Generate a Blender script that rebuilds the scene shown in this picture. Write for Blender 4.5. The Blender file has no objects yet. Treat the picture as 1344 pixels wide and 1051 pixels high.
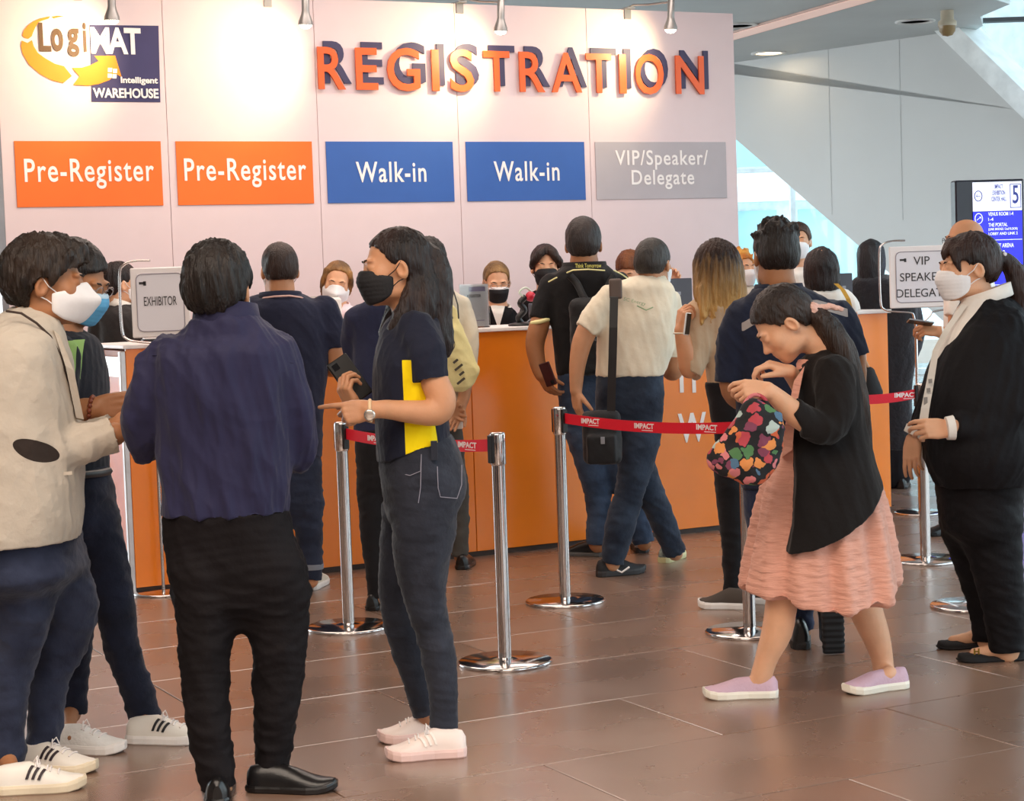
import bpy, math, random
import numpy as np
from mathutils import Vector, Matrix
sc = bpy.context.scene
COL = sc.collection
PI = math.pi
# ------------------------------------------------------------------ camera (image taken to be 1344 x 1051)
FPX = 2500.0; CAMH = 1.5; PITCH = math.radians(3.5606); ROLL = math.radians(1.9525)
_f = np.array([0, math.cos(PITCH), -math.sin(PITCH)]); _r0 = np.array([1., 0, 0]); _u0 = np.cross(_r0, _f)
_r = math.cos(ROLL)*_r0 - math.sin(ROLL)*_u0; _u = math.sin(ROLL)*_r0 + math.cos(ROLL)*_u0
cam = bpy.data.cameras.new('camera'); camo = bpy.data.objects.new('camera', cam); COL.objects.link(camo)
cam.sensor_fit = 'HORIZONTAL'; cam.sensor_width = 36; cam.lens = FPX*36/1344; cam.clip_end = 300
camo.matrix_world = Matrix(((_r[0], _u[0], -_f[0], 0), (_r[1], _u[1], -_f[1], 0), (_r[2], _u[2], -_f[2], CAMH), (0, 0, 0, 1)))
sc.camera = camo
sc.view_settings.view_transform = 'Standard'; sc.view_settings.look = 'None'
sc.view_settings.gamma = 1; sc.view_settings.use_curve_mapping = False
sc.view_settings.exposure = -0.10
# world: bright hazy sky
wd = bpy.data.worlds.new('sky'); sc.world = wd; wd.use_nodes = True
wn = wd.node_tree.nodes; wl = wd.node_tree.links
bg = wn['Background']; tc = wn.new('ShaderNodeTexCoord'); sp = wn.new('ShaderNodeSeparateXYZ'); rp = wn.new('ShaderNodeValToRGB')
wl.new(tc.outputs['Generated'], sp.inputs[0]); wl.new(sp.outputs['Z'], rp.inputs[0]); wl.new(rp.outputs[0], bg.inputs[0])
rp.color_ramp.elements[0].position = 0.0; rp.color_ramp.elements[0].color = (0.93, 0.98, 1.0, 1)
rp.color_ramp.elements[1].position = 0.6; rp.color_ramp.elements[1].color = (0.66, 0.84, 1.0, 1)
bg.inputs[1].default_value = 3.6
def area(name, loc, sx, sy, power, col, rot=(0, 0, 0)):
    l = bpy.data.lights.new(name, 'AREA'); l.shape = 'RECTANGLE'; l.size = sx; l.size_y = sy; l.energy = power; l.color = col
    o = bpy.data.objects.new(name, l); COL.objects.link(o); o.location = loc; o.rotation_euler = rot; return o
# hall lighting panels above and in front of the booth
area('hall_light_front', (-1.2, 3.2, 3.76), 5.0, 3.0, 270, (1.0, .84, .70))
area('hall_light_booth', (-1.0, 9.2, 3.76), 5.5, 2.2, 120, (1.0, .84, .72))
area('hall_light_rear', (-0.5, -2.0, 3.76), 6.0, 3.0, 270, (1.0, .87, .76))
area('hall_light_desk', (-0.2, 11.6, 3.76), 4.0, 0.8, 55, (1.0, .86, .78), (0, 0, math.radians(26)))
area('stair_wall_fill', (-8.7, 19.5, 1.45), 11.0, 2.5, 420, (.93, .97, 1.0), (math.radians(90), 0, math.radians(-90)))  # added fill lamp, unseen behind the backdrop, brightens the grey stair wall
# ------------------------------------------------------------------ pixel helpers
def ray(x, y): return _f + _r*(x-672)/FPX - _u*(y-525.5)/FPX
def W(x, y, Y):
    d = ray(x, y); return d*(Y/d[1]) + np.array([0, 0, CAMH])
def G(x, y, z=0.0):
    d = ray(x, y); t = (z-CAMH)/d[2]; return d*t + np.array([0, 0, CAMH])
def PX(n, Y): return n*Y/FPX
WTH = math.radians(25.8565); WD = 13.0305
WU = np.array([math.cos(WTH), math.sin(WTH), 0]); WN = np.array([math.sin(WTH), -math.cos(WTH), 0])
def on_plane(x, y, p0, n):
    d = ray(x, y); o = np.array([0, 0, CAMH]); t = np.dot(np.array(p0)-o, n)/np.dot(d, n); return o+d*t
def wallsz(x, y):
    q = on_plane(x, y, (0, WD, 0), WN); return float(np.dot(q-np.array([0, WD, 0]), WU)), float(q[2])
def wallp(s, z, off=0.0): return np.array([0, WD, 0]) + WU*s + WN*off + np.array([0, 0, z])
# ------------------------------------------------------------------ materials
def lin(h):
    if isinstance(h, (tuple, list)): return tuple(h)[:3]
    h = h.lstrip('#'); v = [int(h[i:i+2], 16)/255 for i in (0, 2, 4)]
    return tuple(x/12.92 if x <= .04045 else ((x+.055)/1.055)**2.4 for x in v)
MATS = {}
def mat(name, col, rough=.6, metal=0, var=.12, vscale=6, bump=0, bscale=60, bstretch=(1, 1, 1), emit=0, coat=0, sheen=0, spec=None, trans=0, col2=None, alpha=None, sss=0, coords='Object'):
    if name in MATS: return MATS[name]
    m = bpy.data.materials.new(name); m.use_nodes = True; MATS[name] = m
    N = m.node_tree.nodes; L = m.node_tree.links; b = N['Principled BSDF']
    c = lin(col); b.inputs['Roughness'].default_value = rough; b.inputs['Metallic'].default_value = metal
    if spec is not None: b.inputs['Specular IOR Level'].default_value = spec
    if coat: b.inputs['Coat Weight'].default_value = coat; b.inputs['Coat Roughness'].default_value = .12
    if sheen: b.inputs['Sheen Weight'].default_value = sheen; b.inputs['Sheen Roughness'].default_value = .5
    if sss: b.inputs['Subsurface Weight'].default_value = sss; b.inputs['Subsurface Radius'].default_value = (.012, .005, .003); b.inputs['Subsurface Scale'].default_value = 1
    if trans: b.inputs['Transmission Weight'].default_value = trans
    tcn = N.new('ShaderNodeTexCoord'); mp = N.new('ShaderNodeMapping'); L.new(tcn.outputs[coords], mp.inputs[0])
    nz = N.new('ShaderNodeTexNoise'); nz.inputs['Scale'].default_value = vscale; nz.inputs['Detail'].default_value = 4
    L.new(tcn.outputs[coords], nz.inputs[0])
    rpn = N.new('ShaderNodeValToRGB'); L.new(nz.outputs[0], rpn.inputs[0])
    c2 = lin(col2) if col2 else tuple(min(1, x*(1+var)) for x in c)
    c1 = c if col2 else tuple(x*(1-var) for x in c)
    rpn.color_ramp.elements[0].position = .3; rpn.color_ramp.elements[1].position = .7
    rpn.color_ramp.elements[0].color = (*c1, 1); rpn.color_ramp.elements[1].color = (*c2, 1)
    L.new(rpn.outputs[0], b.inputs['Base Color'])
    if emit:
        L.new(rpn.outputs[0], b.inputs['Emission Color']); b.inputs['Emission Strength'].default_value = emit
    if bump:
        mp.inputs['Scale'].default_value = bstretch
        n2 = N.new('ShaderNodeTexNoise'); n2.inputs['Scale'].default_value = bscale; n2.inputs['Detail'].default_value = 5; L.new(mp.outputs[0], n2.inputs[0])
        bp = N.new('ShaderNodeBump'); bp.inputs['Strength'].default_value = bump; bp.inputs['Distance'].default_value = .01
        L.new(n2.outputs[0], bp.inputs['Height']); L.new(bp.outputs[0], b.inputs['Normal'])
    return m
def cloth(name, col, rough=.85, bump=.35, bscale=28, fold=.55, **k):
    k.setdefault('var', .10); k.setdefault('sheen', .08); k.setdefault('spec', .25)
    m = mat(name, col, rough=rough, bump=bump, bscale=bscale, **k); return folds(m, fold)
def folds(m, fold, sc_=3.2, st=(1, 1, .75)):
    if m.get('fold') or not fold: return m
    m['fold'] = 1; N = m.node_tree.nodes; L = m.node_tree.links; b = N['Principled BSDF']
    t = N.new('ShaderNodeTexCoord'); mp = N.new('ShaderNodeMapping'); mp.inputs['Scale'].default_value = st; L.new(t.outputs['Object'], mp.inputs[0])
    n = N.new('ShaderNodeTexNoise'); n.noise_type = 'RIDGED_MULTIFRACTAL'; n.inputs['Scale'].default_value = sc_; n.inputs['Detail'].default_value = 3; n.inputs['Distortion'].default_value = .9; L.new(mp.outputs[0], n.inputs[0])
    bp = N.new('ShaderNodeBump'); bp.inputs['Strength'].default_value = fold; bp.inputs['Distance'].default_value = .05; L.new(n.outputs[0], bp.inputs['Height'])
    old = b.inputs['Normal'].links; 
    if old: L.new(old[0].from_socket, bp.inputs['Normal'])
    L.new(bp.outputs[0], b.inputs['Normal']); return m
def denim(name, col, col2): return folds(mat(name, col, rough=.85, col2=col2, vscale=9, bump=.45, bscale=34, spec=.25, sheen=.1), .6, 4.0, (.8, .8, 1.5))
def hairmat(name, col, col2=None, zr=None, colend=None):
    if name in MATS: return MATS[name]
    m = mat(name, col, rough=.42, col2=col2 or col, vscale=10, bump=.8, bscale=34, bstretch=(5, 5, .7), spec=.35)
    N = m.node_tree.nodes; L = m.node_tree.links
    if zr:
        b = N['Principled BSDF']; src = b.inputs['Base Color'].links[0].from_socket
        t = N.new('ShaderNodeTexCoord'); s = N.new('ShaderNodeSeparateXYZ'); L.new(t.outputs['Object'], s.inputs[0])
        nz = N.new('ShaderNodeTexNoise'); mp = N.new('ShaderNodeMapping'); mp.inputs['Scale'].default_value = (60, 60, 4); L.new(t.outputs['Object'], mp.inputs[0]); L.new(mp.outputs[0], nz.inputs[0])
        nz.inputs['Scale'].default_value = 1
        ma = N.new('ShaderNodeMath'); ma.operation = 'MULTIPLY_ADD'; L.new(nz.outputs[0], ma.inputs[0]); ma.inputs[1].default_value = .22; L.new(s.outputs['Z'], ma.inputs[2])
        mr = N.new('ShaderNodeMapRange'); L.new(ma.outputs[0], mr.inputs[0]); mr.inputs[1].default_value = zr[0]+.11; mr.inputs[2].default_value = zr[1]+.11
        mx = N.new('ShaderNodeMixRGB'); L.new(mr.outputs[0], mx.inputs[0]); mx.inputs[1].default_value = (*lin(colend), 1); L.new(src, mx.inputs[2]); L.new(mx.outputs[0], b.inputs['Base Color'])
    return m
def skinmat(name, col): return mat(name, col, rough=.5, var=.07, vscale=14, bump=.08, bscale=90, sss=.12, spec=.4)
# ------------------------------------------------------------------ mesh helpers
def link(name, me, m=None, parent=None, smooth=None):
    o = bpy.data.objects.new(name, me); COL.objects.link(o)
    if m is not None:
        for k in (m if isinstance(m, (list, tuple)) else [m]): me.materials.append(k)
    if parent is not None: o.parent = parent
    if smooth is not None: me.polygons.foreach_set('use_smooth', [smooth]*len(me.polygons))
    return o
def tag(o, label=None, cat=None, group=None, kind=None):
    if label: o['label'] = label
    if cat: o['category'] = cat
    if group: o['group'] = group
    if kind: o['kind'] = kind
    return o
def empty(name, loc=(0, 0, 0), rz=0):
    o = bpy.data.objects.new(name, None); COL.objects.link(o); o.location = loc; o.rotation_euler = (0, 0, rz); o.empty_display_size = .1; return o
def M4(loc, u=(1, 0, 0), v=(0, 1, 0), w=(0, 0, 1)):
    return Matrix(((u[0], v[0], w[0], loc[0]), (u[1], v[1], w[1], loc[1]), (u[2], v[2], w[2], loc[2]), (0, 0, 0, 1)))
class MB:
    def __init__(s): s.v = []; s.f = []; s.sm = []
    def add(s, vs, fs, smooth=False):
        n = len(s.v); s.v += [tuple(map(float, p)) for p in vs]; s.f += [tuple(i+n for i in f) for f in fs]; s.sm += [smooth]*len(fs); return s
    def box(s, c, size, u=(1, 0, 0), v=(0, 1, 0), w=(0, 0, 1), bev=0):
        c = np.array(c, float); u, v, w = [np.array(a, float) for a in (u, v, w)]; a, b, d = [x/2 for x in size]
        if bev <= 0:
            P = [c+u*sx*a+v*sy*b+w*sz*d for sz in (-1, 1) for sx, sy in ((-1, -1), (1, -1), (1, 1), (-1, 1))]
            return s.add(P, [(3, 2, 1, 0), (4, 5, 6, 7), (0, 1, 5, 4), (1, 2, 6, 5), (2, 3, 7, 6), (3, 0, 4, 7)])
        rings = []
        for z, q in ((-d, bev), (-d+bev, 0), (d-bev, 0), (d, bev)):
            rings.append([c+u*x+v*y+w*z for x, y in ((-a+bev, -b+q), (a-bev, -b+q), (a-q, -b+bev), (a-q, b-bev), (a-bev, b-q), (-a+bev, b-q), (-a+q, b-bev), (-a+q, -b+bev))])
        return s.rings(rings, True, True, False)
    def rings(s, R, cap0=True, cap1=True, smooth=True, closed=True):
        n = len(R[0]); P = [p for r in R for p in r]; F = []
        for i in range(len(R)-1):
            for j in range(n if closed else n-1):
                k = (j+1) % n; F.append((i*n+j, i*n+k, (i+1)*n+k, (i+1)*n+j))
        s.add(P, F, smooth)
        if cap0: s.add(R[0], [tuple(range(n-1, -1, -1))])
        if cap1: s.add(R[-1], [tuple(range(n))])
        return s
    def tube(s, pts, r, n=10, cap=True):
        pts = [np.array(p, float) for p in pts]; rr = r if hasattr(r, '__len__') else [r]*len(pts)
        R = []; t0 = pts[1]-pts[0]; t0 /= np.linalg.norm(t0)+1e-9; a = np.cross(t0, (0, 0, 1.) if abs(t0[2]) < .9 else (1., 0, 0)); a /= np.linalg.norm(a)
        for i, p in enumerate(pts):
            t = pts[min(i+1, len(pts)-1)]-pts[max(i-1, 0)]; t /= np.linalg.norm(t)+1e-9
            a = a-t*np.dot(a, t); a /= np.linalg.norm(a)+1e-9; b = np.cross(t, a)
            R.append([p+(a*math.cos(q)+b*math.sin(q))*rr[i] for q in np.linspace(0, 2*PI, n, endpoint=False)])
        return s.rings(R, cap, cap, True)
    def lathe(s, prof, c=(0, 0, 0), n=32, w=(0, 0, 1), cap=True):
        w = np.array(w, float); w /= np.linalg.norm(w); u = np.cross(w, (0, 1., 0) if abs(w[1]) < .9 else (1., 0, 0)); u /= np.linalg.norm(u); v = np.cross(w, u); c = np.array(c, float)
        return s.rings([[c+w*z+(u*math.cos(q)+v*math.sin(q))*r for q in np.linspace(0, 2*PI, n, endpoint=False)] for r, z in prof], cap, cap, True)
    def prism(s, pts, h, c=(0, 0, 0), u=(1, 0, 0), v=(0, 1, 0), w=(0, 0, 1)):
        u, v, w, c = [np.array(a, float) for a in (u, v, w, c)]
        return s.rings([[c+u*x+v*y for x, y in pts], [c+u*x+v*y+w*h for x, y in pts]], True, True, False)
    def build(s, name, m=None, parent=None):
        me = bpy.data.meshes.new(name); me.from_pydata(s.v, [], s.f); me.update()
        me.polygons.foreach_set('use_smooth', s.sm)
        return link(name, me, m, parent)
def struct(name, mb, m, parent=None):
    o = mb.build(name, m, parent)
    if parent is None: o['kind'] = 'structure'
    return o
_textcache = {}
def textmesh(body, extrude=.002, offset=0.0, align='CENTER', spacing=1.0, linespace=1.0):
    cu = bpy.data.curves.new('text', 'FONT'); cu.body = body; cu.extrude = extrude; cu.offset = offset; cu.align_x = align; cu.size = 1
    cu.space_character = spacing; cu.space_line = linespace; cu.resolution_u = 4
    o = bpy.data.objects.new('text', cu); COL.objects.link(o)
    dg = bpy.context.evaluated_depsgraph_get(); me = bpy.data.meshes.new_from_object(o.evaluated_get(dg))
    bpy.data.objects.remove(o); bpy.data.curves.remove(cu)
    return me
def text(name, body, c, wdt, hgt, m, parent, u, v, w, depth=.003, offset=.0, spacing=1.0, linespace=1.0, inset=0.001):
    """text fitted in a box of wdt x hgt centred on c, in plane u (reading), v (up), facing w"""
    me = textmesh(body, 1.0, offset, 'CENTER', spacing, linespace)
    n = len(me.vertices); co = np.empty(n*3); me.vertices.foreach_get('co', co); co = co.reshape(-1, 3)
    lo = co.min(0); hi = co.max(0); sx = wdt/(hi[0]-lo[0]); sy = (hgt/(hi[1]-lo[1])) if hgt else sx
    u, v, w, c = [np.array(a, float) for a in (u, v, w, c)]
    q = (co-(lo+hi)/2)
    P = c+np.outer(q[:, 0]*sx, u)+np.outer(q[:, 1]*sy, v)+np.outer((q[:, 2]/2+.5)*depth+inset, w)
    me.vertices.foreach_set('co', P.astype(np.float32).ravel()); me.update()
    o = link(name, me, m); o.parent = parent
    return o
# ------------------------------------------------------------------ implicit surfaces -> meshes (surface nets)
def surfnets(d, lo, h):
    s = d < 0
    c = np.zeros(tuple(n-1 for n in d.shape), np.int8)
    offs = [(i, j, k) for i in (0, 1) for j in (0, 1) for k in (0, 1)]
    nx, ny, nz = c.shape
    for i, j, k in offs: c += s[i:i+nx, j:j+ny, k:k+nz]
    act = (c > 0) & (c < 8); idx = np.argwhere(act)
    vid = np.full(c.shape, -1, np.int32); vid[act] = np.arange(len(idx))
    acc = np.zeros((len(idx), 3)); cnt = np.zeros(len(idx))
    cv = {o: d[idx[:, 0]+o[0], idx[:, 1]+o[1], idx[:, 2]+o[2]] for o in offs}
    for a in offs:
        for ax in range(3):
            if a[ax]: continue
            b = list(a); b[ax] = 1; b = tuple(b); va = cv[a]; vb = cv[b]; x = (va < 0) != (vb < 0)
            t = np.where(x, va/np.where(x, va-vb, 1), 0)
            p = np.array(a, float)[None, :].repeat(len(idx), 0); p[:, ax] += t
            acc[x] += p[x]; cnt += x
    V = (idx+acc/cnt[:, None])*h+lo
    F = []
    for ax in range(3):
        b, c2 = (ax+1) % 3, (ax+2) % 3
        s0 = np.moveaxis(s, (ax, b, c2), (0, 1, 2)); vm = np.moveaxis(vid, (ax, b, c2), (0, 1, 2))
        e = s0[:-1, 1:-1, 1:-1] != s0[1:, 1:-1, 1:-1]; I = np.argwhere(e)
        if not len(I): continue
        i, j, k = I[:, 0], I[:, 1]+1, I[:, 2]+1
        q = np.stack([vm[i, j-1, k-1], vm[i, j, k-1], vm[i, j, k], vm[i, j-1, k]], 1)
        ins = s0[i, j, k]; q[~ins] = q[~ins][:, ::-1]; F.append(q)
    return V, (np.concatenate(F) if F else np.zeros((0, 4), int))
def catmull(P, per=4):
    P = np.array(P, float); n = len(P)
    if n < 3: 
        return np.array([P[0]+(P[1]-P[0])*t for t in np.linspace(0, 1, per+1)])
    out = []
    for i in range(n-1):
        p0, p1, p2, p3 = P[max(i-1, 0)], P[i], P[i+1], P[min(i+2, n-1)]
        for t in np.arange(per)/per:
            out.append(.5*((2*p1)+(p2-p0)*t+(2*p0-5*p1+4*p2-p3)*t*t+(3*p1-p0-3*p2+p3)*t**3))
    out.append(P[-1]); return np.array(out)
class SDF:
    """list of primitives; each: (lo, hi, fn(X,Y,Z)->d, k, mode)"""
    def __init__(s): s.p = []
    def _a(s, lo, hi, fn, k, mode): s.p.append((np.array(lo, float), np.array(hi, float), fn, k, mode)); return s
    def chain(s, pts, rad, k=.015, flat=False, per=3, smooth=True, mode='u', squash=None):
        """pts (n,3), radii; flat: open-ended cut at the last point"""
        Q = np.concatenate([np.array(pts, float), np.array(rad, float)[:, None]], 1)
        if smooth: Q = catmull(Q, per)
        P = Q[:, :3]; R = np.maximum(Q[:, 3], .001)
        lo = (P-R[:, None]).min(0); hi = (P+R[:, None]).max(0)
        end = P[-1]; dr = P[-1]-P[-2]; dr = dr/np.linalg.norm(dr)
        cum = np.r_[0, np.cumsum(np.linalg.norm(np.diff(P, axis=0), axis=1))]
        def fn(X, Y, Z):
            D = np.full(np.broadcast(X, Y, Z).shape, 1., np.float32)
            for i in range(len(P)-1):
                a = P[i]; ba = P[i+1]-a; L2 = float(ba@ba)+1e-12
                px, py, pz = X-a[0], Y-a[1], Z-a[2]
                t = np.clip((px*ba[0]+py*ba[1]+pz*ba[2])/L2, 0, 1)
                dx, dy, dz = px-t*ba[0], py-t*ba[1], pz-t*ba[2]
                dd = dx*dx+dy*dy+dz*dz
                if squash is not None:
                    n, q = squash; pr = dx*n[0]+dy*n[1]+dz*n[2]; dd = dd+pr*pr*(1/q**2-1)
                e = np.sqrt(dd)-(R[i]+(R[i+1]-R[i])*t)
                if flat and cum[-1]-cum[i+1] < .09: e = np.maximum(e, (X-end[0])*dr[0]+(Y-end[1])*dr[1]+(Z-end[2])*dr[2])
                D = np.minimum(D, e)
            return D
        return s._a(lo, hi, fn, k, mode)
    def ell(s, c, r, A=None, k=.015, mode='u', cutz=None):
        c = np.array(c, float); r = np.array(r, float); A = np.eye(3) if A is None else np.array(A, float)
        ext = np.abs(A)@r if A is not None else r
        lo, hi = c-ext, c+ext
        def fn(X, Y, Z):
            x, y, z = X-c[0], Y-c[1], Z-c[2]
            l = [x*A[0, i]+y*A[1, i]+z*A[2, i] for i in range(3)]
            k0 = np.sqrt(sum((l[i]/r[i])**2 for i in range(3)))+1e-6; k1 = np.sqrt(sum((l[i]/r[i]**2)**2 for i in range(3)))+1e-6
            return (k0*(k0-1)/k1).astype(np.float32)
        return s._a(lo, hi, fn, k, mode)
    def zl(s, rows, k=.015, n=2.3, mode='u', grow=0, per=4):
        """rows: (z,cx,cy,a,b,yaw) lofted ellipses, flat at both ends"""
        Rw = np.array(sorted(rows, key=lambda r: r[0]), float); Q = catmull(Rw, per) if len(Rw) > 2 else Rw
        Q = Q[np.argsort(Q[:, 0])]; z0, z1 = Rw[0, 0], Rw[-1, 0]
        m = Q[:, 3:5].max()+grow
        lo = (Q[:, 1].min()-m, Q[:, 2].min()-m, z0); hi = (Q[:, 1].max()+m, Q[:, 2].max()+m, z1)
        def fn(X, Y, Z):
            zz = Z.reshape(-1); it = lambda c: np.interp(zz, Q[:, 0], Q[:, c]).reshape(Z.shape)
            x, y = X-it(1), Y-it(2); a, b, w = it(3)+grow, it(4)+grow, it(5); cw, sw = np.cos(w), np.sin(w)
            l = x*cw+y*sw; m2 = -x*sw+y*cw
            q = (np.abs(l/a)**n+np.abs(m2/b)**n)**(1/n)+1e-6; rho = np.sqrt(x*x+y*y)
            d = np.where(q > .3, rho*(1-1/q), -np.minimum(a, b)*.7)*.92
            return np.maximum(np.maximum(d, Z-z1), z0-Z).astype(np.float32)
        return s._a(lo, hi, fn, k, mode)
    def box(s, c, half, A=None, r=.005, k=.003, mode='u'):
        c = np.array(c, float); A = np.eye(3) if A is None else np.array(A, float); half = np.array(half, float); ext = np.abs(A)@half+r
        def fn(X, Y, Z):
            x, y, z = X-c[0], Y-c[1], Z-c[2]
            l = [np.abs(x*A[0, i]+y*A[1, i]+z*A[2, i])-half[i]+r for i in range(3)]
            return (np.sqrt(sum(np.maximum(q, 0)**2 for q in l))+np.minimum(np.maximum(np.maximum(l[0], l[1]), l[2]), 0)-r).astype(np.float32)
        return s._a(c-ext, c+ext, fn, k, mode)
    def cut(s, pt, nrm, lo=(-99, -99, -99), hi=(99, 99, 99)):
        pt = np.array(pt, float); nrm = np.array(nrm, float)/np.linalg.norm(nrm)
        return s._a(lo, hi, lambda X, Y, Z: -((X-pt[0])*nrm[0]+(Y-pt[1])*nrm[1]+(Z-pt[2])*nrm[2]), .004, 's')
    def fncut(s, fn, k=.006):
        """keep where fn<0"""
        return s._a((-99,)*3, (99,)*3, lambda X, Y, Z: -fn(X, Y, Z), k, 's')
    def bounds(s):
        U = [p for p in s.p if p[4] == 'u']; return np.min([p[0] for p in U], 0), np.max([p[1] for p in U], 0)
    def mesh(s, h, lo=None, hi=None):
        b0, b1 = s.bounds(); lo = b0-3*h if lo is None else np.maximum(lo, b0-3*h); hi = b1+3*h if hi is None else np.minimum(hi, b1+3*h)
        n = np.ceil((hi-lo)/h).astype(int)+1
        if (n < 3).any(): return np.zeros((0, 3)), np.zeros((0, 4), int)
        ax = [(lo[i]+h*np.arange(n[i])).astype(np.float32) for i in range(3)]
        D = np.full(tuple(n), .08, np.float32)
        for pl, ph, fn, k, mode in s.p:
            m = k+.012+2*h; i0 = np.clip(np.floor((pl-m-lo)/h), 0, n).astype(int); i1 = np.clip(np.ceil((ph+m-lo)/h)+1, 0, n).astype(int)
            if (i1 <= i0).any(): continue
            sl = tuple(slice(a, b) for a, b in zip(i0, i1))
            e = fn(ax[0][sl[0]][:, None, None], ax[1][sl[1]][None, :, None], ax[2][sl[2]][None, None, :]); d = D[sl]
            if mode == 'u':
                if k <= 0: D[sl] = np.minimum(d, e)
                else:
                    t = np.clip(.5+.5*(d-e)/k, 0, 1); D[sl] = d*(1-t)+e*t-k*t*(1-t)
            else:
                e = -e; t = np.clip(.5-.5*(d-e)/k, 0, 1); D[sl] = d*(1-t)+e*t+k*t*(1-t)
        return surfnets(D, lo, h)
def twotone(A, B):
    """material A with the colour of B where the garment's pattern attribute is positive"""
    k = A.name+' with '+B.name
    if k in MATS: return MATS[k]
    m = A.copy(); m.name = k; MATS[k] = m; N = m.node_tree.nodes; L = m.node_tree.links; b = N['Principled BSDF']; src = b.inputs['Base Color'].links[0].from_socket
    srcB = [n for n in B.node_tree.nodes if n.type == 'VALTORGB'][0].color_ramp.elements; c = [(x+y)/2 for x, y in zip(srcB[0].color, srcB[1].color)]
    at = N.new('ShaderNodeAttribute'); at.attribute_name = 'pattern'; gt = N.new('ShaderNodeMath'); gt.operation = 'GREATER_THAN'; gt.inputs[1].default_value = 0; L.new(at.outputs['Fac'], gt.inputs[0])
    mx = N.new('ShaderNodeMixRGB'); L.new(gt.outputs[0], mx.inputs[0]); L.new(src, mx.inputs[1]); mx.inputs[2].default_value = c; L.new(mx.outputs[0], b.inputs['Base Color']); return m
def qmesh(name, V, F, mats, parent=None, fmat=None, M=None):
    V0 = V
    if M is not None: V = V@np.array(M)[:3, :3].T+np.array(M)[:3, 3]
    me = bpy.data.meshes.new(name); me.vertices.add(len(V)); me.vertices.foreach_set('co', V.astype(np.float32).ravel())
    me.loops.add(F.size); me.loops.foreach_set('vertex_index', F.astype(np.int32).ravel())
    me.polygons.add(len(F)); me.polygons.foreach_set('loop_start', np.arange(len(F), dtype=np.int32)*F.shape[1])
    me.update(calc_edges=True); me.polygons.foreach_set('use_smooth', np.ones(len(F), bool))
    if fmat is not None:
        at = me.attributes.new('pattern', 'FLOAT', 'POINT'); at.data.foreach_set('value', fmat(V0).astype(np.float32)); mats = twotone(*mats)
    return link(name, me, mats, parent)
def vnormals(V, F):
    n = np.cross(V[F[:, 2]]-V[F[:, 0]], V[F[:, 3]]-V[F[:, 1]]); N = np.zeros_like(V)
    for i in range(4): np.add.at(N, F[:, i], n)
    return N/(np.linalg.norm(N, axis=1)[:, None]+1e-12)
def wrinkle(V, amp, fx=14, fz=14, seed=0, ridge=True, shear=0):
    rs = np.random.RandomState(seed); out = np.zeros(len(V)); S = V*np.array([fx, fx, fz]); S[:, 0] += shear*fx*V[:, 2]
    q = S+.8*np.sin(S[:, [1, 2, 0]]*.6+rs.rand(3)*6)
    for i in range(5):
        d = rs.randn(3); d /= np.linalg.norm(d); f = 1+i*.45; a = 1/f
        w = np.sin(q@d*f*2+rs.rand()*6.3)
        if ridge: w = 1-2*np.abs(w)**.8
        out += a*w
    return amp*out/2.2
def garment(name, S, h, mats, parent, disp=(), fmat=None, M=None, post=None):
    V, F = S.mesh(h)
    if not len(V): return None
    if disp:
        N = vnormals(V, F)
        for fn in disp: V = V+N*fn(V)[:, None]
    if post is not None: V = post(V)
    return qmesh(name, V, F, mats, parent, fmat, M)
def dwr(amp, fx=14, fz=14, seed=0, w=None, shear=0):
    def f(V):
        r = wrinkle(V, amp, fx, fz, seed, True, shear)
        return r if w is None else r*w(V)
    return f
def near(pts, rad, base=.25):
    P = np.array(pts, float)
    def w(V):
        d = np.min(np.linalg.norm(V[:, None, :]-P[None], axis=2), 1); return base+(1-base)*np.exp(-(d/rad)**2)
    return w
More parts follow.
